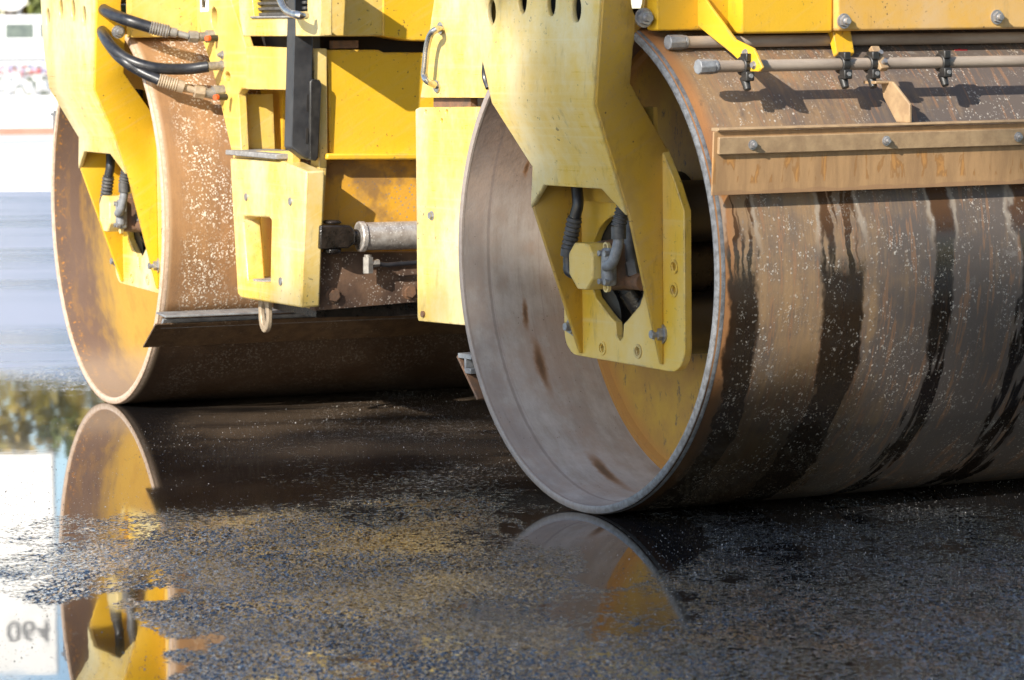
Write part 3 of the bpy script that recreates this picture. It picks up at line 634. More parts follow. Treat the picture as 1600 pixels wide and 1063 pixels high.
# yellow arm that carries the bar
wA = N.at(1172, 100, a=.57).y
m = MB(); m.prism([N.at(px, py, w=wA) for px, py in ((1060, -20), (1090, -20), (1108, 8), (1148, 62), (1177, 76), (1191, 106), (1186, 112), (1172, 112), (1143, 84), (1066, 22))], (0, .008, 0))
ar = part(m, 'bar_arm', 'yellow_deep', N, bevel=.002)
for px, py in ((1165, 83), (1178, 102)):
    q = N.at(px, py, w=wA); m = MB(); m.bolt(q, (0, -1, 0), .0065); sub(m, 'bolt', 'zinc_steel', ar)
# yellow lug under the beam, clevis on the bar, and the arm that goes down to the scraper
wB = N.at(1340, 75, a=.42).y
m = MB(); m.prism([(.355, wB-.055, 1.26), (.385, wB-.055, 1.26), (.40, wB-.05, 1.18), (.385, wB-.05, 1.17)], (0, .055, 0)); part(m, 'beam_lug', 'yellow_deep', N, bevel=.003)
wC = clampw(1370)
m = MB(); m.prism([(.53, wC-.012, 1.19), (.575, wC-.012, 1.135), (.575, wC+.012, 1.135), (.53, wC+.012, 1.19)], (.012, 0, .010)); m.box(.53, .585, wC-.028, wC+.028, 1.105, 1.112)
cl = part(m, 'clevis', 'rail_tan', N, bevel=.002)
for pa, pz in ((.578, 1.158), (.56, 1.18)):
    m = MB(); m.cyl((pa, wC, pz), (pa+.01, wC, pz+.005), .006); sub(m, 'pin', 'zinc_steel', cl)
m = MB(); m.prism([(.55, wC+.012, 1.11), (.60, wC+.012, 1.11), (.672, wC+.012, 1.055), (.672, wC+.012, 1.009), (.615, wC+.012, 1.009), (.56, wC+.012, 1.07)], (0, .008, 0)); part(m, 'scraper_arm', 'rail_tan', N, bevel=.002)
q = N.at(1497, 80, a=.36); m = MB(); m.cyl((q.x-.02, q.y, q.z), (q.x+.008, q.y, q.z), .008, .008, 12); m.box(q.x+.008, q.x+.014, q.y-.022, q.y+.022, q.z-.006, q.z+.005); part(m, 'valve_tap', 'red_valve', N, bevel=.003)

# ---- front scraper
def scraper_front():
    w0, w1 = N.at(1113, 260, a=.66).y, 1.66
    m = MB(); m.prism([(.652, w0, .846), (.658, w0, .845), (.668, w0, 1.0), (.662, w0, 1.0)], (0, w1-w0, 0)); s = part(m, 'scraper', 'scraper_tan', N, bevel=.0012)
    m = MB(); m.prism([(.6655, w0+.010, .945), (.675, w0+.010, .944), (.6775, w0+.010, .986), (.668, w0+.010, .987)], (0, w1-w0-.012, 0)); sub(m, 'clamp_rail', 'rail_tan', s, bevel=.002)
    m = MB(); m.prism([(.635, w0+.014, 1.001), (.676, w0+.006, 1.001), (.680, w0+.006, 1.004), (.676, w0+.006, 1.009), (.635, w0+.014, 1.009)], (0, w1-w0-.008, 0)); sub(m, 'angle_bar', 'rail_tan', s, bevel=.0015)
    for px, py in ((1177, 218), (1386, 212), (1592, 203), (1800, 197)):
        q = N.at(px, py, a=.68); m = MB(); m.bolt((.676, q.y, .966), (1, 0, 0), .0080, True); sub(m, 'bolt', 'zinc_steel', s)
scraper_front()
# rear scraper of the front drum
m = MB(); q0 = N.at(713, 558, w=.02); q1 = N.at(745, 626, w=.02)
d = (Vector((q1.x, 0, q1.z))-Vector((q0.x, 0, q0.z))).normalized(); nn = Vector((-d.z, 0, d.x))*.008
m.prism([q0, q1, q1+nn, q0+nn], (0, 1.6, 0)); s = part(m, 'scraper', 'rusty_cast', N, bevel=.001)
p = N.at(728, 558, w=.02); m = MB(); m.box(p.x-.045, p.x+.03, .02, 1.6, p.z-.005, p.z+.008); m.box(p.x-.01, p.x+.0, .02, 1.6, p.z-.03, p.z); m.box(p.x-.01, p.x+.025, .02, 1.6, p.z-.045, p.z-.03); sub(m, 'angle_bar', 'cast_grey', s, bevel=.001)

# ---- panels behind the front drum
wp = .06
RIMC = [(-math.sqrt(.664**2-(zz-.65)**2), wp, zz) for zz in (1.02, .96, .90, .84, .78, .72, .65, .58, .52, .47, .44)]
m = MB(); m.prism(N.poly([(649, 171), (655, 168), (757, 167)], w=wp) + RIMC + N.poly([(654, 502), (652, 496)], w=wp), (0, .02, 0),
                  [[(q.x+.007*math.cos(k*math.pi/5), wp, q.z+.007*math.sin(k*math.pi/5)) for k in range(10)] for q in (N.at(665, 175, w=wp), N.at(698, 175, w=wp), N.at(690, 189, w=wp))])
sp = part(m, 'side_panel', 'yellow_lit', N, bevel=.004)
q = N.at(675, 337, w=wp); m = MB(); m.bolt(q, (0, -1, 0), .0085); sub(m, 'bolt', 'zinc_steel', sp)
q = N.at(662, 491, w=wp); m = MB(); m.cyl(q, q-Vector((0, .006, 0)), .009); sub(m, 'rivet', 'rusty_cast', sp)
m = MB(); m.box(-1.05, -.68, wp+.12, 1.6, .47, 1.2); part(m, 'front_frame', 'yellow_dirty', N)
m = MB(); m.prism(N.poly([(656, 153), (661, 120), (668, 70), (673, 30), (678, -2), (690, -120), (800, -120), (790, 40), (769, 153)], w=wp-.012), (0, .02, 0)); up = part(m, 'hatch', 'yellow_lit', N, bevel=.004)
q = N.at(690, 158, w=wp+.006); m = MB(); m.box(q.x-.05, q.x+.16, wp+.008, wp+.03, q.z-.02, q.z+.02); part(m, 'hinge_strip', 'rusty_cast', N)
# grab handle
hw = wp-.055; ph = N.poly([(686, 46), (679, 48), (672, 56), (667, 75), (664, 105), (663, 118), (668, 127), (677, 132)], w=hw)
path = [N.at(690, 44, w=wp-.012)] + ph[1:-1] + [N.at(684, 135, w=wp-.012)]
m = MB(); m.tube(path, .0095, 14, 5); g = sub(m, 'grab_handle', 'chrome', up)
for q in (path[0], path[-1]):
    m = MB(); m.cyl(q, q-Vector((0, .006, 0)), .017); sub(m, 'handle_foot', 'chrome', up)
# dark strip added for the shaded gap beside the yoke edge
p = N.at(762, 118, w=.0); m = MB(); m.tube([N.at(759, 92, w=-.03), N.at(757, 118, w=-.03), N.at(763, 138, w=-.03)], .008, 10); part(m, 'gap_shade', 'black_rubber', N)

# ------------------------------------------------------------------ rear frame
# panel above the rear drum
m = MB(); m.box(.29, .34, .0, 1.66, 1.228, 1.56); b = part(m, 'body_panel', 'yellow_paint', F, bevel=.004)
wS = F.at(308, 40, a=.34).y; m = MB(); m.box(.335, .36, wS, wS+.10, 1.228, 1.56); sub(m, 'panel_seam', 'yellow_paint', b, bevel=.003)
q = F.at(184, 50, a=.34); m = MB(); m.bolt((.345, q.y, q.z), (1, 0, 0), .014, True); sub(m, 'bolt', 'zinc_steel', b)
m = MB(); m.box(-.6, .285, .14, 1.56, 1.34, 1.56); part(m, 'chassis', 'yellow_deep', F)
m = MB(); m.box(-1.0, .33, -.02, 1.72, 1.56, 1.66); part(m, 'hood', 'yellow_lit', F, bevel=.03)

wb = .222
def slot(px, py, ra, rz, w=wb, n=14):
    q = F.at(px, py, w=w); return [(q.x+ra*math.cos(2*math.pi*k/n), w, q.z+rz*math.sin(2*math.pi*k/n)) for k in range(n)]
# side plate of the rear frame with its window
m = MB(); m.prism(F.poly([(306, -140), (358, -140), (360, 0), (384, 74), (456, 77), (456, 143), (456, 256), (366, 256), (345, 165), (332, 110), (315, 60), (306, 0)], w=wb), (0, .03, 0),
                  [F.poly([(372, 148), (377, 139), (448, 140), (452, 145), (452, 236), (376, 236)], w=wb), slot(334, 28, .035, .035), slot(355, 120, .03, .015), ])
fp = part(m, 'frame_plate', 'yellow_paint', F, bevel=.004)
m = MB(); m.prism(F.poly([(384, 72), (456, 75), (456, 141), (384, 140)], w=wb-.02), (0, .02, 0)); sub(m, 'cross_bar', 'yellow_paint', fp, bevel=.004)
m = MB(); m.prism(F.poly([(373, 148), (380, 148), (383, 234), (378, 234)], w=wb+.03), (0, .10, 0)); sub(m, 'rib', 'yellow_paint', fp)
m = MB(); q = F.at(372, 236, w=wb); q2 = F.at(450, 236, w=wb); m.box(q.x-.01, q2.x, wb-.04, wb+.12, q.z-.012, q.z+.004); sub(m, 'step_tread', 'grey_dust_tray', fp, bevel=.003)
# inner wall seen through the window
m = MB(); m.prism(F.poly([(374, 140), (443, 139), (441, 245), (380, 245)], w=wb+.16), (0, .01, 0)); part(m, 'inner_wall', 'yellow_deep', F)
m = MB(); m.box(.95, 1.28, wb+.18, 1.5, .42, 1.17); part(m, 'rear_frame', 'yellow_dirty', F)
# sticker
q = F.at(319, 6, w=wb); m = MB(); m.prism(F.poly([(312, -14), (325, -14), (326, 18), (313, 19)], w=wb-.0015), (0, .001, 0)); st = sub(m, 'sticker', 'white_sticker', fp)
def text_mesh(body, size, M, parent, name, mat, bold=.02):
    cu = bpy.data.curves.new(name, 'FONT'); cu.body = body; cu.size = size; cu.extrude = .0004; cu.offset = bold*size; cu.align_x = 'CENTER'; cu.align_y = 'CENTER'
    tmp = bpy.data.objects.new(name, cu); COL.objects.link(tmp); bpy.context.view_layer.update()
    me = bpy.data.meshes.new_from_object(tmp.evaluated_get(bpy.context.evaluated_depsgraph_get())); bpy.data.objects.remove(tmp)
    me.materials.clear(); me.materials.append(MAT[mat])
    o = bpy.data.objects.new(name, me); COL.objects.link(o); o.parent = parent; o.matrix_local = M; return o
q = F.at(318, 4, w=wb-.003)
text_mesh('107', .052, Matrix(((.55, 0, 0, q.x), (0, 0, 1, q.y), (0, 1, 0, q.z), (0, 0, 0, 1))), fp, 'lettering', 'ink_black', .03)

# hoses over the rear drum
def hose(pts, r, mat, name='hydraulic_hose'):
    n = len(pts); P = [F.at(px, py, w=w) for px, py, w in pts]; m = MB(); m.tube(P, r, 16, 8); return part(m, name, mat, F), P
def ferrule(par, p, q, r, mat, k=6):
    m = MB(); m.ribbed(p, q, r, .08, k); return sub(m, 'ferrule', mat, par)
def hp(p):
    return F.cyl(p[0], p[1], p[3]) if len(p) == 4 else F.at(p[0], p[1], w=p[2])
def hose(pts, r, mat, name='hydraulic_hose'):
    P = [hp(p) for p in pts]; m = MB(); m.tube(P, r, 16, 8); return part(m, name, mat, F)
K = .78
hA = hose([(152, 8, -.085), (160, 14, -.075), (172, 21, 0, .745), (200, 32, 0, .775), (238, 44, 0, K)], .0195, 'black_rubber')
a0, a1, a2, a3, a4, a5, a6, a7 = [F.cyl(px, py, K) for px, py in ((235, 43), (264, 50), (276, 52), (295, 57), (309, 58), (330, 57), (322, 57), (349, 57))]
ferrule(hA, a0, a1, .021, 'fitting_grey', 7)
m = MB(); m.cyl(a1, a2, .016); m.cyl(a2, a3, .011); m.cyl(a3, a4, .02, .02, 6); m.cyl(a4, a5, .015); m.cyl(a6, a7, .021, .019, 8); sub(m, 'fitting', 'fitting_grey', hA)
hB = hose([(153, 20, -.085), (156, 40, -.07), (170, 68, 0, .70), (198, 92, 0, .72), (240, 106, 0, .74), (290, 108, 0, .75), (326, 104, 0, K)], .0185, 'black_rubber')
b0, b1_, b2_ = [F.cyl(px, py, K) for px, py in ((324, 104), (345, 103), (358, 102))]
m = MB(); m.cyl(b0, b1_, .014); m.cyl(b1_, b2_, .018, .018, 6); sub(m, 'fitting', 'fitting_grey', hB)
hC = hose([(155, 24, -.07), (162, 55, -.05), (185, 88, 0, .70), (220, 112, 0, .715), (250, 126, 0, .73)], .0175, 'black_rubber')
c0, c1, c2, c3, c4, c5, c6, c7, c8 = [F.cyl(px, py, .735) for px, py in ((248, 125), (278, 134), (287, 137), (306, 142), (304, 143), (319, 145), (336, 148), (333, 146), (357, 142))]
ferrule(hC, c0, c1, .0195, 'fitting_tan', 8)
m = MB(); m.cyl(c1, c2, .02); m.cyl(c2, c3, .011); m.cyl(c4, c5, .021, .021, 6); sub(m, 'fitting', 'fitting_tan', hC)
m = MB(); m.cyl(c5, c6, .016); m.cyl(c7, c8, .023, .021, 8); sub(m, 'fitting', 'fitting_grey', hC)
for px, py in ((331, 60), (344, 152)):
    q = F.cyl(px, py, .80); m = MB(); m.cyl(q+Vector((.0, .02, 0)), q+Vector((.012, -.012, 0)), .011, .010, 14); cp = part(m, 'test_port', 'black_plastic', F)
    m = MB(); m.cyl(q+Vector((.012, -.0125, 0)), q+Vector((.02, -.024, 0)), .0095, .0085, 14); sub(m, 'dust_cap', 'orange_cap', cp)
q = F.at(348, 86, w=wb); m = MB(); m.bolt(q, (0, -1, 0), .009, True); sub(m, 'bolt', 'zinc_steel', fp)

# lower step box
ws = .20
m = MB()
front = [(359, 247), (440, 252), (478, 268), (470, 481), (376, 466), (371, 460)]
m.prism(F.poly(front, w=ws), (0, .062, 0), [F.poly([(379, 343), (382, 338), (420, 340), (424, 345), (422, 442), (386, 440)], w=ws)] )
sb = part(m, 'step_box', 'yellow_lit', F, bevel=.006)
q0 = F.at(470, 300, w=ws); 
m = MB(); pts = F.poly([(466, 268), (497, 266), (493, 482), (468, 482)], a=q0.x-.01)
for px, py in ((385, 308), (454, 315), (439, 440)):
    q = F.at(px, py, w=ws); m2 = MB(); m2.cyl(q, q-Vector((0, .004, 0)), .013, .012, 18); sub(m2, 'bolt', 'zinc_steel', sb)
m = MB(); m.prism(F.poly([(366, 325), (445, 325), (445, 450), (370, 450)], w=ws+.11), (0, .01, 0)); sub(m, 'inner_wall', 'yellow_deep', sb)
q = F.at(405, 436, w=ws+.05); m = MB(); m.box(q.x-.06, q.x+.12, ws+.02, ws+.15, q.z-.03, q.z+.003); sub(m, 'step_tread', 'grey_dust_tray', sb, bevel=.004)
# towing eye
m = MB(); q = F.at(411, 493, w=ws+.05)
ringo = [(q.x+.047*math.cos(2*math.pi*k/24), q.y, q.z+.06*math.sin(2*math.pi*k/24)) for k in range(24)]
ringo = [p if p[2] < q.z+.01 else (q.x+(.042 if p[0] > q.x else -.042), q.y, q.z+.10*(1 if abs(p[0]-q.x) < .045 else .5)) for p in ringo]
m.prism([(q.x-.047, q.y, q.z+.09), (q.x-.047, q.y, q.z)] + [(q.x-.047*math.cos(k*math.pi/10), q.y, q.z-.055*math.sin(k*math.pi/10)) for k in range(1, 10)] + [(q.x+.047, q.y, q.z), (q.x+.047, q.y, q.z+.09)], (0, .016, 0),
        [[(q.x+.024*math.cos(2*math.pi*k/16), q.y, q.z+.005+.038*math.sin(2*math.pi*k/16)) for k in range(16)]])
part(m, 'towing_eye', 'fitting_tan', F, bevel=.003)

# black handrail post and latch
ap = 1.36
m = MB(); pw = .235
m.prism([F.at(px, py, a=ap) for px, py in ((463, -60), (492, -60), (489, 120), (486, 246), (480, 250), (456, 232))], (-.07, 0, 0))
po = part(m, 'handrail_post', 'black_post', F, bevel=.006)
m = MB(); m.prism([F.at(px, py, a=ap+.012) for px, py in ((484, 128), (488, 123), (500, 125), (503, 132), (498, 246), (494, 252), (484, 250))], (-.05, 0, 0)); sub(m, 'latch_cover', 'black_plastic', po, bevel=.004)
for y0, y1, x0 in ((148, 174, 480), (200, 224, 479)):
    m = MB(); m.prism([F.at(px, py, a=ap+.003) for px, py in ((x0, y0), (x0+3, y0), (x0+2, y1), (x0-1, y1))], (-.004, 0, 0)); sub(m, 'slot', 'dark_void', po)

# deep yellow front bulkhead of the rear frame
ad = 1.33
def X(px, py): return F.at(px, py, a=ad)
m = MB()
m.prism([X(*p) for p in ((509, 78), (592, 78), (600, 82), (760, 82), (760, 246), (521, 246), (515, 240), (513, 120))], (-.03, 0, 0)); bh = part(m, 'bulkhead', 'yellow_deep', F, bevel=.004)
m = MB(); m.prism([F.at(px, py, a=ad+.014) for px, py in ((488, 76), (511, 76), (512, 240), (497, 484), (491, 484), (499, 250))], (-.08, 0, 0)); sub(m, 'edge_flange', 'yellow_paint', bh, bevel=.003)
m = MB(); m.prism([F.at(px, py, a=ad+.035) for px, py in ((511, 240), (760, 240), (760, 250), (510, 250))], (-.06, 0, 0)); sub(m, 'ledge', 'yellow_deep', bh, bevel=.006)
m = MB(); m.prism([F.at(px, py, a=ad-.03) for px, py in ((500, 246), (760, 246), (760, 400), (500, 400))], (-.02, 0, 0)); sub(m, 'recess_wall', 'yellow_dirty', bh)
m = MB(); m.prism([F.at(px, py, a=ad+.02) for px, py in ((494, 395), (760, 393), (760, 466), (655, 472), (492, 486))], (-.05, 0, 0)); lp = sub(m, 'lower_plate', 'rust_plate', bh, bevel=.003)
for px, py in ((520, 462), (639, 456)):
    q = F.at(px, py, a=ad+.02); m = MB(); m.bolt(q, (1, 0, 0), .0155); sub(m, 'bolt', 'rusty_cast', bh)
m = MB(); m.prism([F.at(px, py, a=ad-.02) for px, py in ((494, 478), (760, 455), (760, 492), (494, 496))], (-.4, 0, 0)); part(m, 'belly_plate', 'oily_black', F)
# steering cylinder
ac = 1.40
p0, p1 = F.at(560, 370, a=ac), F.at(760, 364, a=ac)
m = MB(); m.cyl(p0, p1, .043, .043, 32); m.cyl(p0, p0+(p1-p0).normalized()*.02, .047, .047, 32); sc = part(m, 'steering_cylinder', 'cylinder_steel', F, bevel=.004)
m = MB(); m.cyl(F.at(548, 371, a=ac), p0, .024, .024, 20); m.prism([F.at(px, py, a=ac+.03) for px, py in ((500, 352), (548, 352), (556, 362), (556, 380), (545, 388), (500, 390))], (-.06, 0, 0)); m.cyl(F.at(519, 350, a=ac), F.at(519, 344, a=ac), .03, .028, 20); m.cyl(F.at(519, 397, a=ac), F.at(519, 388, a=ac), .026, .03, 20)
sub(m, 'rod_clevis', 'oily_black', sc, bevel=.006)
m = MB(); m.cyl(F.at(575, 402, a=ac), F.at(575, 427, a=ac), .017, .017, 6); m.cyl(F.at(575, 398, a=ac), F.at(575, 403, a=ac), .012, .012, 14); m.cyl(F.at(578, 412, a=ac), F.at(592, 411, a=ac), .012, .012, 6); sub(m, 'elbow_fitting', 'fitting_grey', sc)
m = MB(); m.tube([F.at(590, 411, a=ac), F.at(604, 414, a=ac), F.at(630, 412, a=ac), F.at(690, 408, a=ac)], .0075, 12); sub(m, 'hose_line', 'black_rubber', sc)
m = MB(); m.cyl((1.6, .95, .5), (1.6, .95, 1.0), .12); m.box(1.35, 2.1, .85, 1.1, .55, .66); part(m, 'articulation_joint', 'oily_black', F)

# upper deck with its step mat
wu = .205
m = MB(); m.prism(F.poly([(369, -60), (463, -60), (500, -60), (500, 57), (380, 57), (374, 30)], w=wu), (0, .04, 0), [F.poly([(388, -50), (480, -50), (480, 26), (396, 27)], w=wu)]); dk = part(m, 'deck_skirt', 'yellow_lit', F, bevel=.004)
m = MB(); m.prism(F.poly([(386, -55), (485, -55), (485, 30), (392, 30)], w=wu+.03), (0, .01, 0)); sub(m, 'step_mat', 'black_rubber', dk)
m = MB()
for k in range(9):
    y0 = -45+8.4*k; q = F.at(390, y0, w=wu+.03); q2 = F.at(482, y0, w=wu+.03); m.box(q.x, q2.x, wu+.018, wu+.031, q.z-.006, q.z+.003)
sub(m, 'mat_ribs', 'dusty_rubber', dk, bevel=.002)
m = MB(); q = F.at(394, 27, w=wu); q2 = F.at(478, 27, w=wu); m.box(q.x, q2.x, wu-.008, wu+.03, q.z-.004, q.z+.003); sub(m, 'step_tread', 'grey_dust_tray', dk, bevel=.003)
m = MB(); m.tube(F.poly([(436, -60), (437, -10), (441, 6), (450, 18), (466, 24)], w=wu-.07) + [F.at(478, 24, w=wu-.04)], .0125, 14); sub(m, 'grab_handle', 'chrome', dk)
au = 1.37
m = MB(); m.prism([F.at(px, py, a=au) for px, py in ((488, -60), (600, -60), (600, 57), (503, 57), (499, 50))], (-.1, 0, 0)); ub = part(m, 'upper_body', 'yellow_paint', F, bevel=.005)
m = MB(); m.prism([F.at(px, py, a=au+.004) for px, py in ((598, -60), (760, -60), (760, 67), (640, 64), (598, 57))], (-.1, 0, 0)); sub(m, 'corner_panel', 'yellow_deep', ub, bevel=.005)
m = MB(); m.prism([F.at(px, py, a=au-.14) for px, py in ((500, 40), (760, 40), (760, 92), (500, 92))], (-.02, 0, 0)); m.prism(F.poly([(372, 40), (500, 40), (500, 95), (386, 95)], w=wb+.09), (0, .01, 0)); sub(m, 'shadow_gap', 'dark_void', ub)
m = MB(); q = F.at(520, 70, a=au-.05); q2 = F.at(560, 70, a=au-.05); m.box(q.x-.03, q.x, q.y, q2.y, q.z-.012, q.z+.012); sub(m, 'bracket', 'rusty_cast', ub)
m = MB(); m.box(.4, 1.2, .28, 1.6, 1.36, 1.62); part(m, 'engine_cover', 'yellow_lit', F, bevel=.03)

# scraper of the rear drum, front side
def scraper_rear():
    w0 = F.at(250, 520, a=.70).y; w1 = 1.66
    zb = .232; ab = .505+.006
    zt = F.at(268, 492, a=.66).z; at_ = .650
    m = MB(); m.prism([(ab, w0, zb), (ab+.007, w0, zb-.003), (at_+.007, w0, zt-.03), (at_, w0, zt-.027)], (0, w1-w0, 0)); s = part(m, 'scraper', 'far_scraper', F, bevel=.001)
    m = MB(); m.prism([(at_-.05, w0+.02, zt), (at_+.045, w0+.02, zt-.006), (at_+.045, w0+.02, zt+.0), (at_-.05, w0+.02, zt+.006)], (0, w1-w0-.02, 0))
    sub(m, 'angle_bar', 'cast_grey', s, bevel=.001)
    m = MB(); m.prism([(at_+.0, w0+.025, zt-.012), (at_+.012, w0+.025, zt-.014), (at_-.018, w0+.025, zt-.046), (at_-.028, w0+.025, zt-.040)], (0, w1-w0-.02, 0)); sub(m, 'clamp_rail', 'cast_grey', s, bevel=.001)
scraper_rear()
# scraper on the far side of the rear drum
q0, q1 = F.at(77, 176, w=.03), F.at(79, 243, w=.03)
m = MB(); m.prism([(-.672, .02, q0.z), (-.658, .02, q1.z), (-.652, .02, q1.z), (-.664, .02, q0.z)], (0, 1.6, 0)); s = part(m, 'scraper', 'rusty_cast', F)
m = MB(); m.box(-.70, -.66, .02, 1.6, q0.z-.01, q0.z); m.box(-.664, -.652, .02, 1.6, q0.z-.1, q0.z+.008); sub(m, 'angle_bar', 'cast_grey', s)

# ------------------------------------------------------------------ background
simple('white_van_paint', (.80, .80, .79), (.72, .71, .70), .3, 0, 2)
simple('van_glass', (.16, .20, .17), (.07, .09, .09), .15, 0, 5)
simple('tyre', (.02, .02, .02), (.03, .03, .03), .8)
simple('white_wall', (.80, .78, .74), (.72, .70, .66), .8, 0, 3)
simple('red_kerb', (.38, .22, .16), (.30, .17, .12), .8, 0, 3)
simple('bark', (.09, .065, .045), (.05, .038, .028), .9, 0, 8, .4)
vd = 89.0; vx = -11.13
van = empty('minibus', (vx, vd, 0), 'white minibus with a row of side windows parked behind the flower bed', 'minibus')
VM = Matrix.Identity(4)
m = MB(); m.prism([(-2.3, 0, .32), (3.0, 0, .32), (3.1, 0, .75), (2.85, 0, .92), (2.5, 0, .95), (2.2, 0, 1.48), (-2.25, 0, 1.48), (-2.35, 0, .9)], (0, 1.7, 0))
bd = m.build('body', 'white_van_paint', van, VM, bevel=.06)
for i in range(5):
    x0 = -2.1+i*.80
    m = MB(); m.prism([(x0, -.006, .95), (x0+.66, -.006, .95), (x0+.66, -.006, 1.29), (x0, -.006, 1.29)], (0, .02, 0)); m.build('window', 'van_glass', van, VM)
for xw in (-1.5, 2.0):
    for yw in (.05, 1.45):
        m = MB(); m.cyl((xw, yw, .33), (xw, yw+.2, .33), .33, .33, 24); w_ = m.build('wheel', 'tyre', van, VM)
        m = MB(); m.cyl((xw, yw-.01, .33), (xw, yw+.02, .33), .18, .18, 16); m.build('hub', 'cast_grey', w_, VM)
m = MB(); m.box(-2.4, 3.1, -.03, 0.0, .42, .50); m.build('side_strip', 'cast_grey', van, VM)
m = MB(); m.box(2.95, 3.15, .1, 1.6, .35, .55); m.build('bumper', 'cast_grey', van, VM)

m = MB(); m.box(-40, 10, 46.0, 46.35, 0, .42); tag(m.build('garden_wall', 'white_wall', None, bevel=.02), 'low white sunlit wall in front of the flower bed', 'wall')
m = MB(); m.box(-40, 10, 44.0, 44.3, 0, .085); tag(m.build('kerb', 'red_kerb', None, bevel=.015), 'reddish kerb along the pale paving', None, None, 'structure')
m = MB(); m.box(-40, 10, 46.35, 84, 0, .10); tag(m.build('planting_bed', 'white_wall', None), 'pale raised ground behind the low wall', None, None, 'structure')
# flowers
def leafmat(name, c1, c2, tr=.25):
    t = NT(name); o = t.obj(); n = t.noise(o, .9, 3)
    t.out(Base_Color=t.mix(t.step(n, .35, .65), c1, c2), Roughness=.55); MAT[name] = t.m
leafmat('leaf_green', (.13, .15, .03), (.08, .10, .022)); leafmat('leaf_gold', (.36, .25, .05), (.20, .17, .035)); leafmat('leaf_dark', (.045, .075, .018), (.08, .10, .03))
for n_, c_ in (('petal_white', (.8, .78, .75)), ('petal_blue', (.35, .35, .62)), ('petal_red', (.55, .12, .12)), ('petal_pink', (.72, .55, .55))): simple(n_, c_, tuple(x*.85 for x in c_), .6)
bm = bmesh.new(); rnd = random.Random(3)
def quad(bm, p, s, mi, rnd):
    u = Vector((rnd.uniform(-1, 1), rnd.uniform(-1, 1), rnd.uniform(-1, 1))).normalized(); v = u.orthogonal().normalized()
    ph = rnd.uniform(0, 6.28); v = v*math.cos(ph)+u.cross(v)*math.sin(ph); w = u.cross(v)
    f = bm.faces.new([bm.verts.new(p+v*s+w*s*.1), bm.verts.new(p+w*s*.55), bm.verts.new(p-v*s), bm.verts.new(p-w*s*.55)]); f.material_index = mi
for k in range(6500):
    yv = rnd.uniform(58, 83); xv = -yv*rnd.uniform(.10, .16); r_ = rnd.random()
    mi = 0 if r_ < .16 else 1 if yv < 68 and r_ < .88 else 2 if yv > 72 and r_ < .55 else 3 if r_ < .62 else 4 if r_ < .72 else 1
    quad(bm, Vector((xv, yv, .12+rnd.uniform(0, .28))), rnd.uniform(.05, .12), mi, rnd)
me = bpy.data.meshes.new('flower_bed'); bm.to_mesh(me); bm.free()
for n_ in ('leaf_green', 'petal_white', 'petal_blue', 'petal_red', 'petal_pink'): me.materials.append(MAT[n_])
fb = bpy.data.objects.new('flower_bed', me); COL.objects.link(fb); tag(fb, 'bed of white, blue and red flowers behind the low white wall', 'flowers', None, 'stuff')

def tree_mesh(seed, h, rad, nclump, nleaf, ls, mats):
    rnd = random.Random(seed); bm = bmesh.new()
    for k in range(nclump):
        th = rnd.uniform(0, 6.28); u = rnd.random()**.5; zz = rnd.uniform(.28, 1.0)
        env = rad*math.sin(math.pi*min(1, max(.12, (zz-.16)/.90)))**.7
        c = Vector((math.cos(th)*env*u, math.sin(th)*env*u, h*zz)); cr = rad*rnd.uniform(.16, .34); mi = rnd.choice((0, 0, 1))
        for j in range(nleaf):
            d = Vector((rnd.gauss(0, 1), rnd.gauss(0, 1), rnd.gauss(0, .75))).normalized()*cr*rnd.random()**.4
            quad(bm, c+d, ls*rnd.uniform(.6, 1.3), mi, rnd)
    me = bpy.data.meshes.new('crown'); bm.to_mesh(me); bm.free()
    for m_ in mats: me.materials.append(MAT[m_])
    mb = MB(); mb.tube([(0, 0, -.1), (.1, .05, h*.25), (-.05, .1, h*.5), (0, 0, h*.85)], lambda u: h*.022*(1-u*.85)+.02, 10)
    for k in range(6):
        th = k*1.05+rnd.random(); z0 = h*rnd.uniform(.28, .55); mb.tube([(0, 0, z0), (math.cos(th)*rad*.35, math.sin(th)*rad*.35, z0+h*.12), (math.cos(th)*rad*.65, math.sin(th)*rad*.65, z0+h*.26)], lambda u: h*.010*(1-u*.8)+.01, 7)
    bmesh.ops.recalc_face_normals(mb.bm, faces=mb.bm.faces)
    tm = bpy.data.meshes.new('trunk'); mb.bm.to_mesh(tm); mb.bm.free(); tm.materials.append(MAT['bark'])
    return me, tm
def tree(meshes, loc, rz, sc, label, group):
    o = empty('broadleaf_tree', loc, label, 'tree', group); o.rotation_euler.z = rz; o.scale = (sc, sc, sc)
    for nm, me in zip(('crown', 'trunk'), meshes):
        c = bpy.data.objects.new(nm, me); COL.objects.link(c); c.parent = o
    return o
T1 = tree_mesh(1, 12, 4.2, 60, 70, .26, ('leaf_green', 'leaf_gold')); T2 = tree_mesh(2, 11, 4.5, 60, 70, .26, ('leaf_gold', 'leaf_green'))
for i in range(11):
    tree((T1, T2)[i % 2], (-48+i*6.6+random.uniform(-1, 1), 112+random.uniform(-4, 6), 0), random.uniform(0, 6), random.uniform(.9, 1.12),
         'broadleaf tree in the row far behind the white minibus', 'trees in a row beyond the street')

rs = empty('road_sign', (-12.05, 95, 0), 'round white road sign on a thin grey post behind the minibus', 'road sign')
m = MB(); m.tube([(0, 0, 0), (0, 0, 2.1)], .05, 12, 1); m.build('post', 'cast_grey', rs, ID)
m = MB(); m.cyl((-.18, -.06, 2.0), (-.18, -.085, 2.0), .40, .40, 32); m.build('disc', 'white_wall', rs, ID)
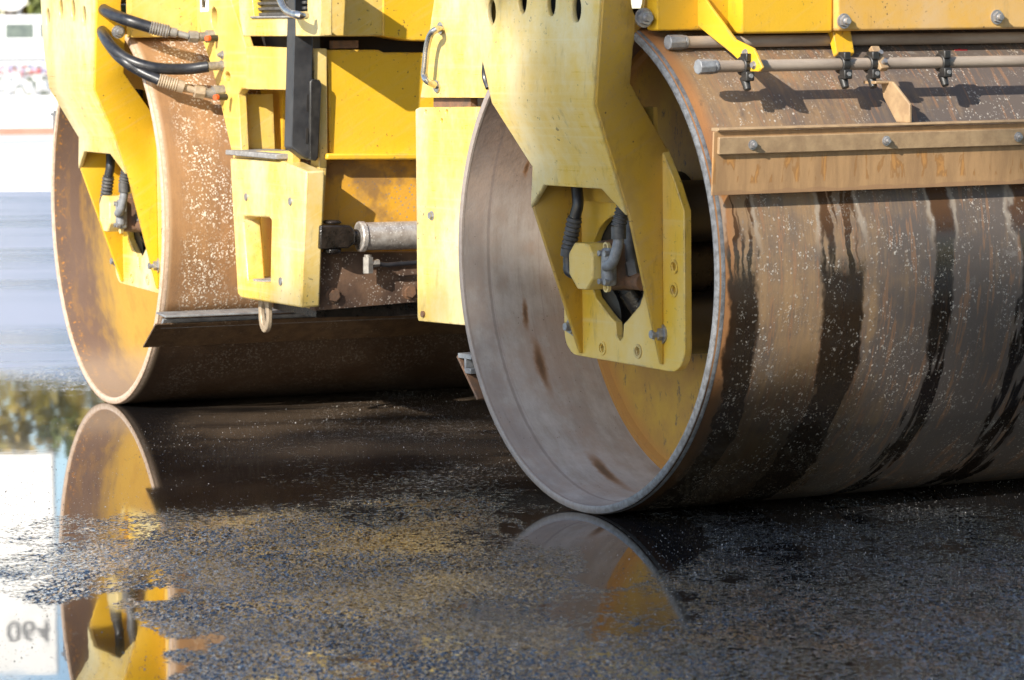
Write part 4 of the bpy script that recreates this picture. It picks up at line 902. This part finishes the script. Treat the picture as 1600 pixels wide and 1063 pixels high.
# street trees behind the photographer: one up-sun throws the dappled shade, others added unseen to dim light from the right
SU = Vector((-SUN_H.y, SUN_H.x, 0)); SV = Vector((-SUN_H.x, -SUN_H.y, 0))*math.sin(SUN_EL)+Vector((0, 0, math.cos(SUN_EL)))
rnd = random.Random(11); bm = bmesh.new(); cs = []
def clump(u, v, t_, r, n):
    c = SU*u+SV*v+SUN*t_; cs.append(c)
    for j in range(n):
        d = Vector((rnd.gauss(0, 1), rnd.gauss(0, 1), rnd.gauss(0, 1))).normalized()*r*rnd.random()**.45
        quad(bm, c+d, rnd.uniform(.06, .11), rnd.choice((0, 0, 1)), rnd)
for (u, v, r, n) in SHADE: clump(u, v, rnd.uniform(11, 15), r, n)
me = bpy.data.meshes.new('crown'); bm.to_mesh(me); bm.free()
for n_ in ('leaf_green', 'leaf_gold'): me.materials.append(MAT[n_])
cen = sum(cs, Vector())/len(cs); base = Vector((cen.x-1.2, cen.y-.6, 0))
st_ = empty('broadleaf_tree', base, 'street tree to the left behind the photographer whose crown shades the front drum', 'tree')
cr = bpy.data.objects.new('crown', me); COL.objects.link(cr); cr.parent = st_; cr.location = -base
mb = MB(); mb.tube([(0, 0, -.1), (.1, .1, 2.5), (.5, .3, 5.0), (cen.x-base.x, cen.y-base.y, cen.z)], lambda u: .22-.15*u, 12)
for c in cs[::3]:
    e = c-base; mb.tube([(.45, .3, 4.6), Vector((.45, .3, 4.6)).lerp(e, .55)+Vector((0, 0, .3)), e], lambda u: .07*(1-u)+.012, 7)
mb.build('trunk', 'bark', st_, ID)
T3 = tree_mesh(5, 9, 3.2, 60, 90, .22, ('leaf_dark', 'leaf_green'))
for i, (x_, y_, l_) in enumerate(((6.5, 1.5, 'unseen dark tree added to dim reflections, nearest the roller on the right'), (9.5, -3.5, 'unseen dark tree added to dim reflections, behind and right of the photographer'), (4.5, -7.5, 'unseen dark tree added to dim reflections, straight behind the photographer'), (11.5, 4.5, 'unseen dark tree added to dim reflections, farthest right of the roller'))):
    tree(T3, (x_, y_, 0), i*1.3, 1.0+.1*i, l_, 'unseen trees added to dim light from the right')

B1 = tree_mesh(8, 3.4, 1.9, 34, 60, .20, ('leaf_green', 'leaf_gold'))
for i in range(7):
    o = tree(B1, (-24+i*2.9, 101+(i % 3), 0), i*.9, .9+.05*i, 'leafy shrub in the row behind the white minibus', 'shrubs behind the minibus'); o.name = 'shrub'; o['category'] = 'shrub'

# billboard whose number shows upside down in the puddle
bb = empty('billboard', (-6.6, 40, 0), 'white billboard on two posts with the number 064, mirrored in the puddle', 'billboard')
xr = (78-800)/6000*40+6.6
m = MB(); m.box(xr-4.2, xr, 0, .12, 3.2, 5.55); m.build('panel', 'white_wall', bb, ID, bevel=.02)
for xx in (xr-3.8, xr-1.2): m = MB(); m.box(xx-.06, xx+.06, .13, .25, 0, 5.4); m.build('post', 'cast_grey', bb, ID)
simple('sign_grey', (.10, .10, .11), (.12, .12, .12), .5)
text_mesh('064', .30, Matrix(((1.05, 0, 0, xr-.30), (0, 0, 1, -.006), (0, 1, 0, 5.08), (0, 0, 0, 1))), bb, 'lettering', 'sign_grey', .02)
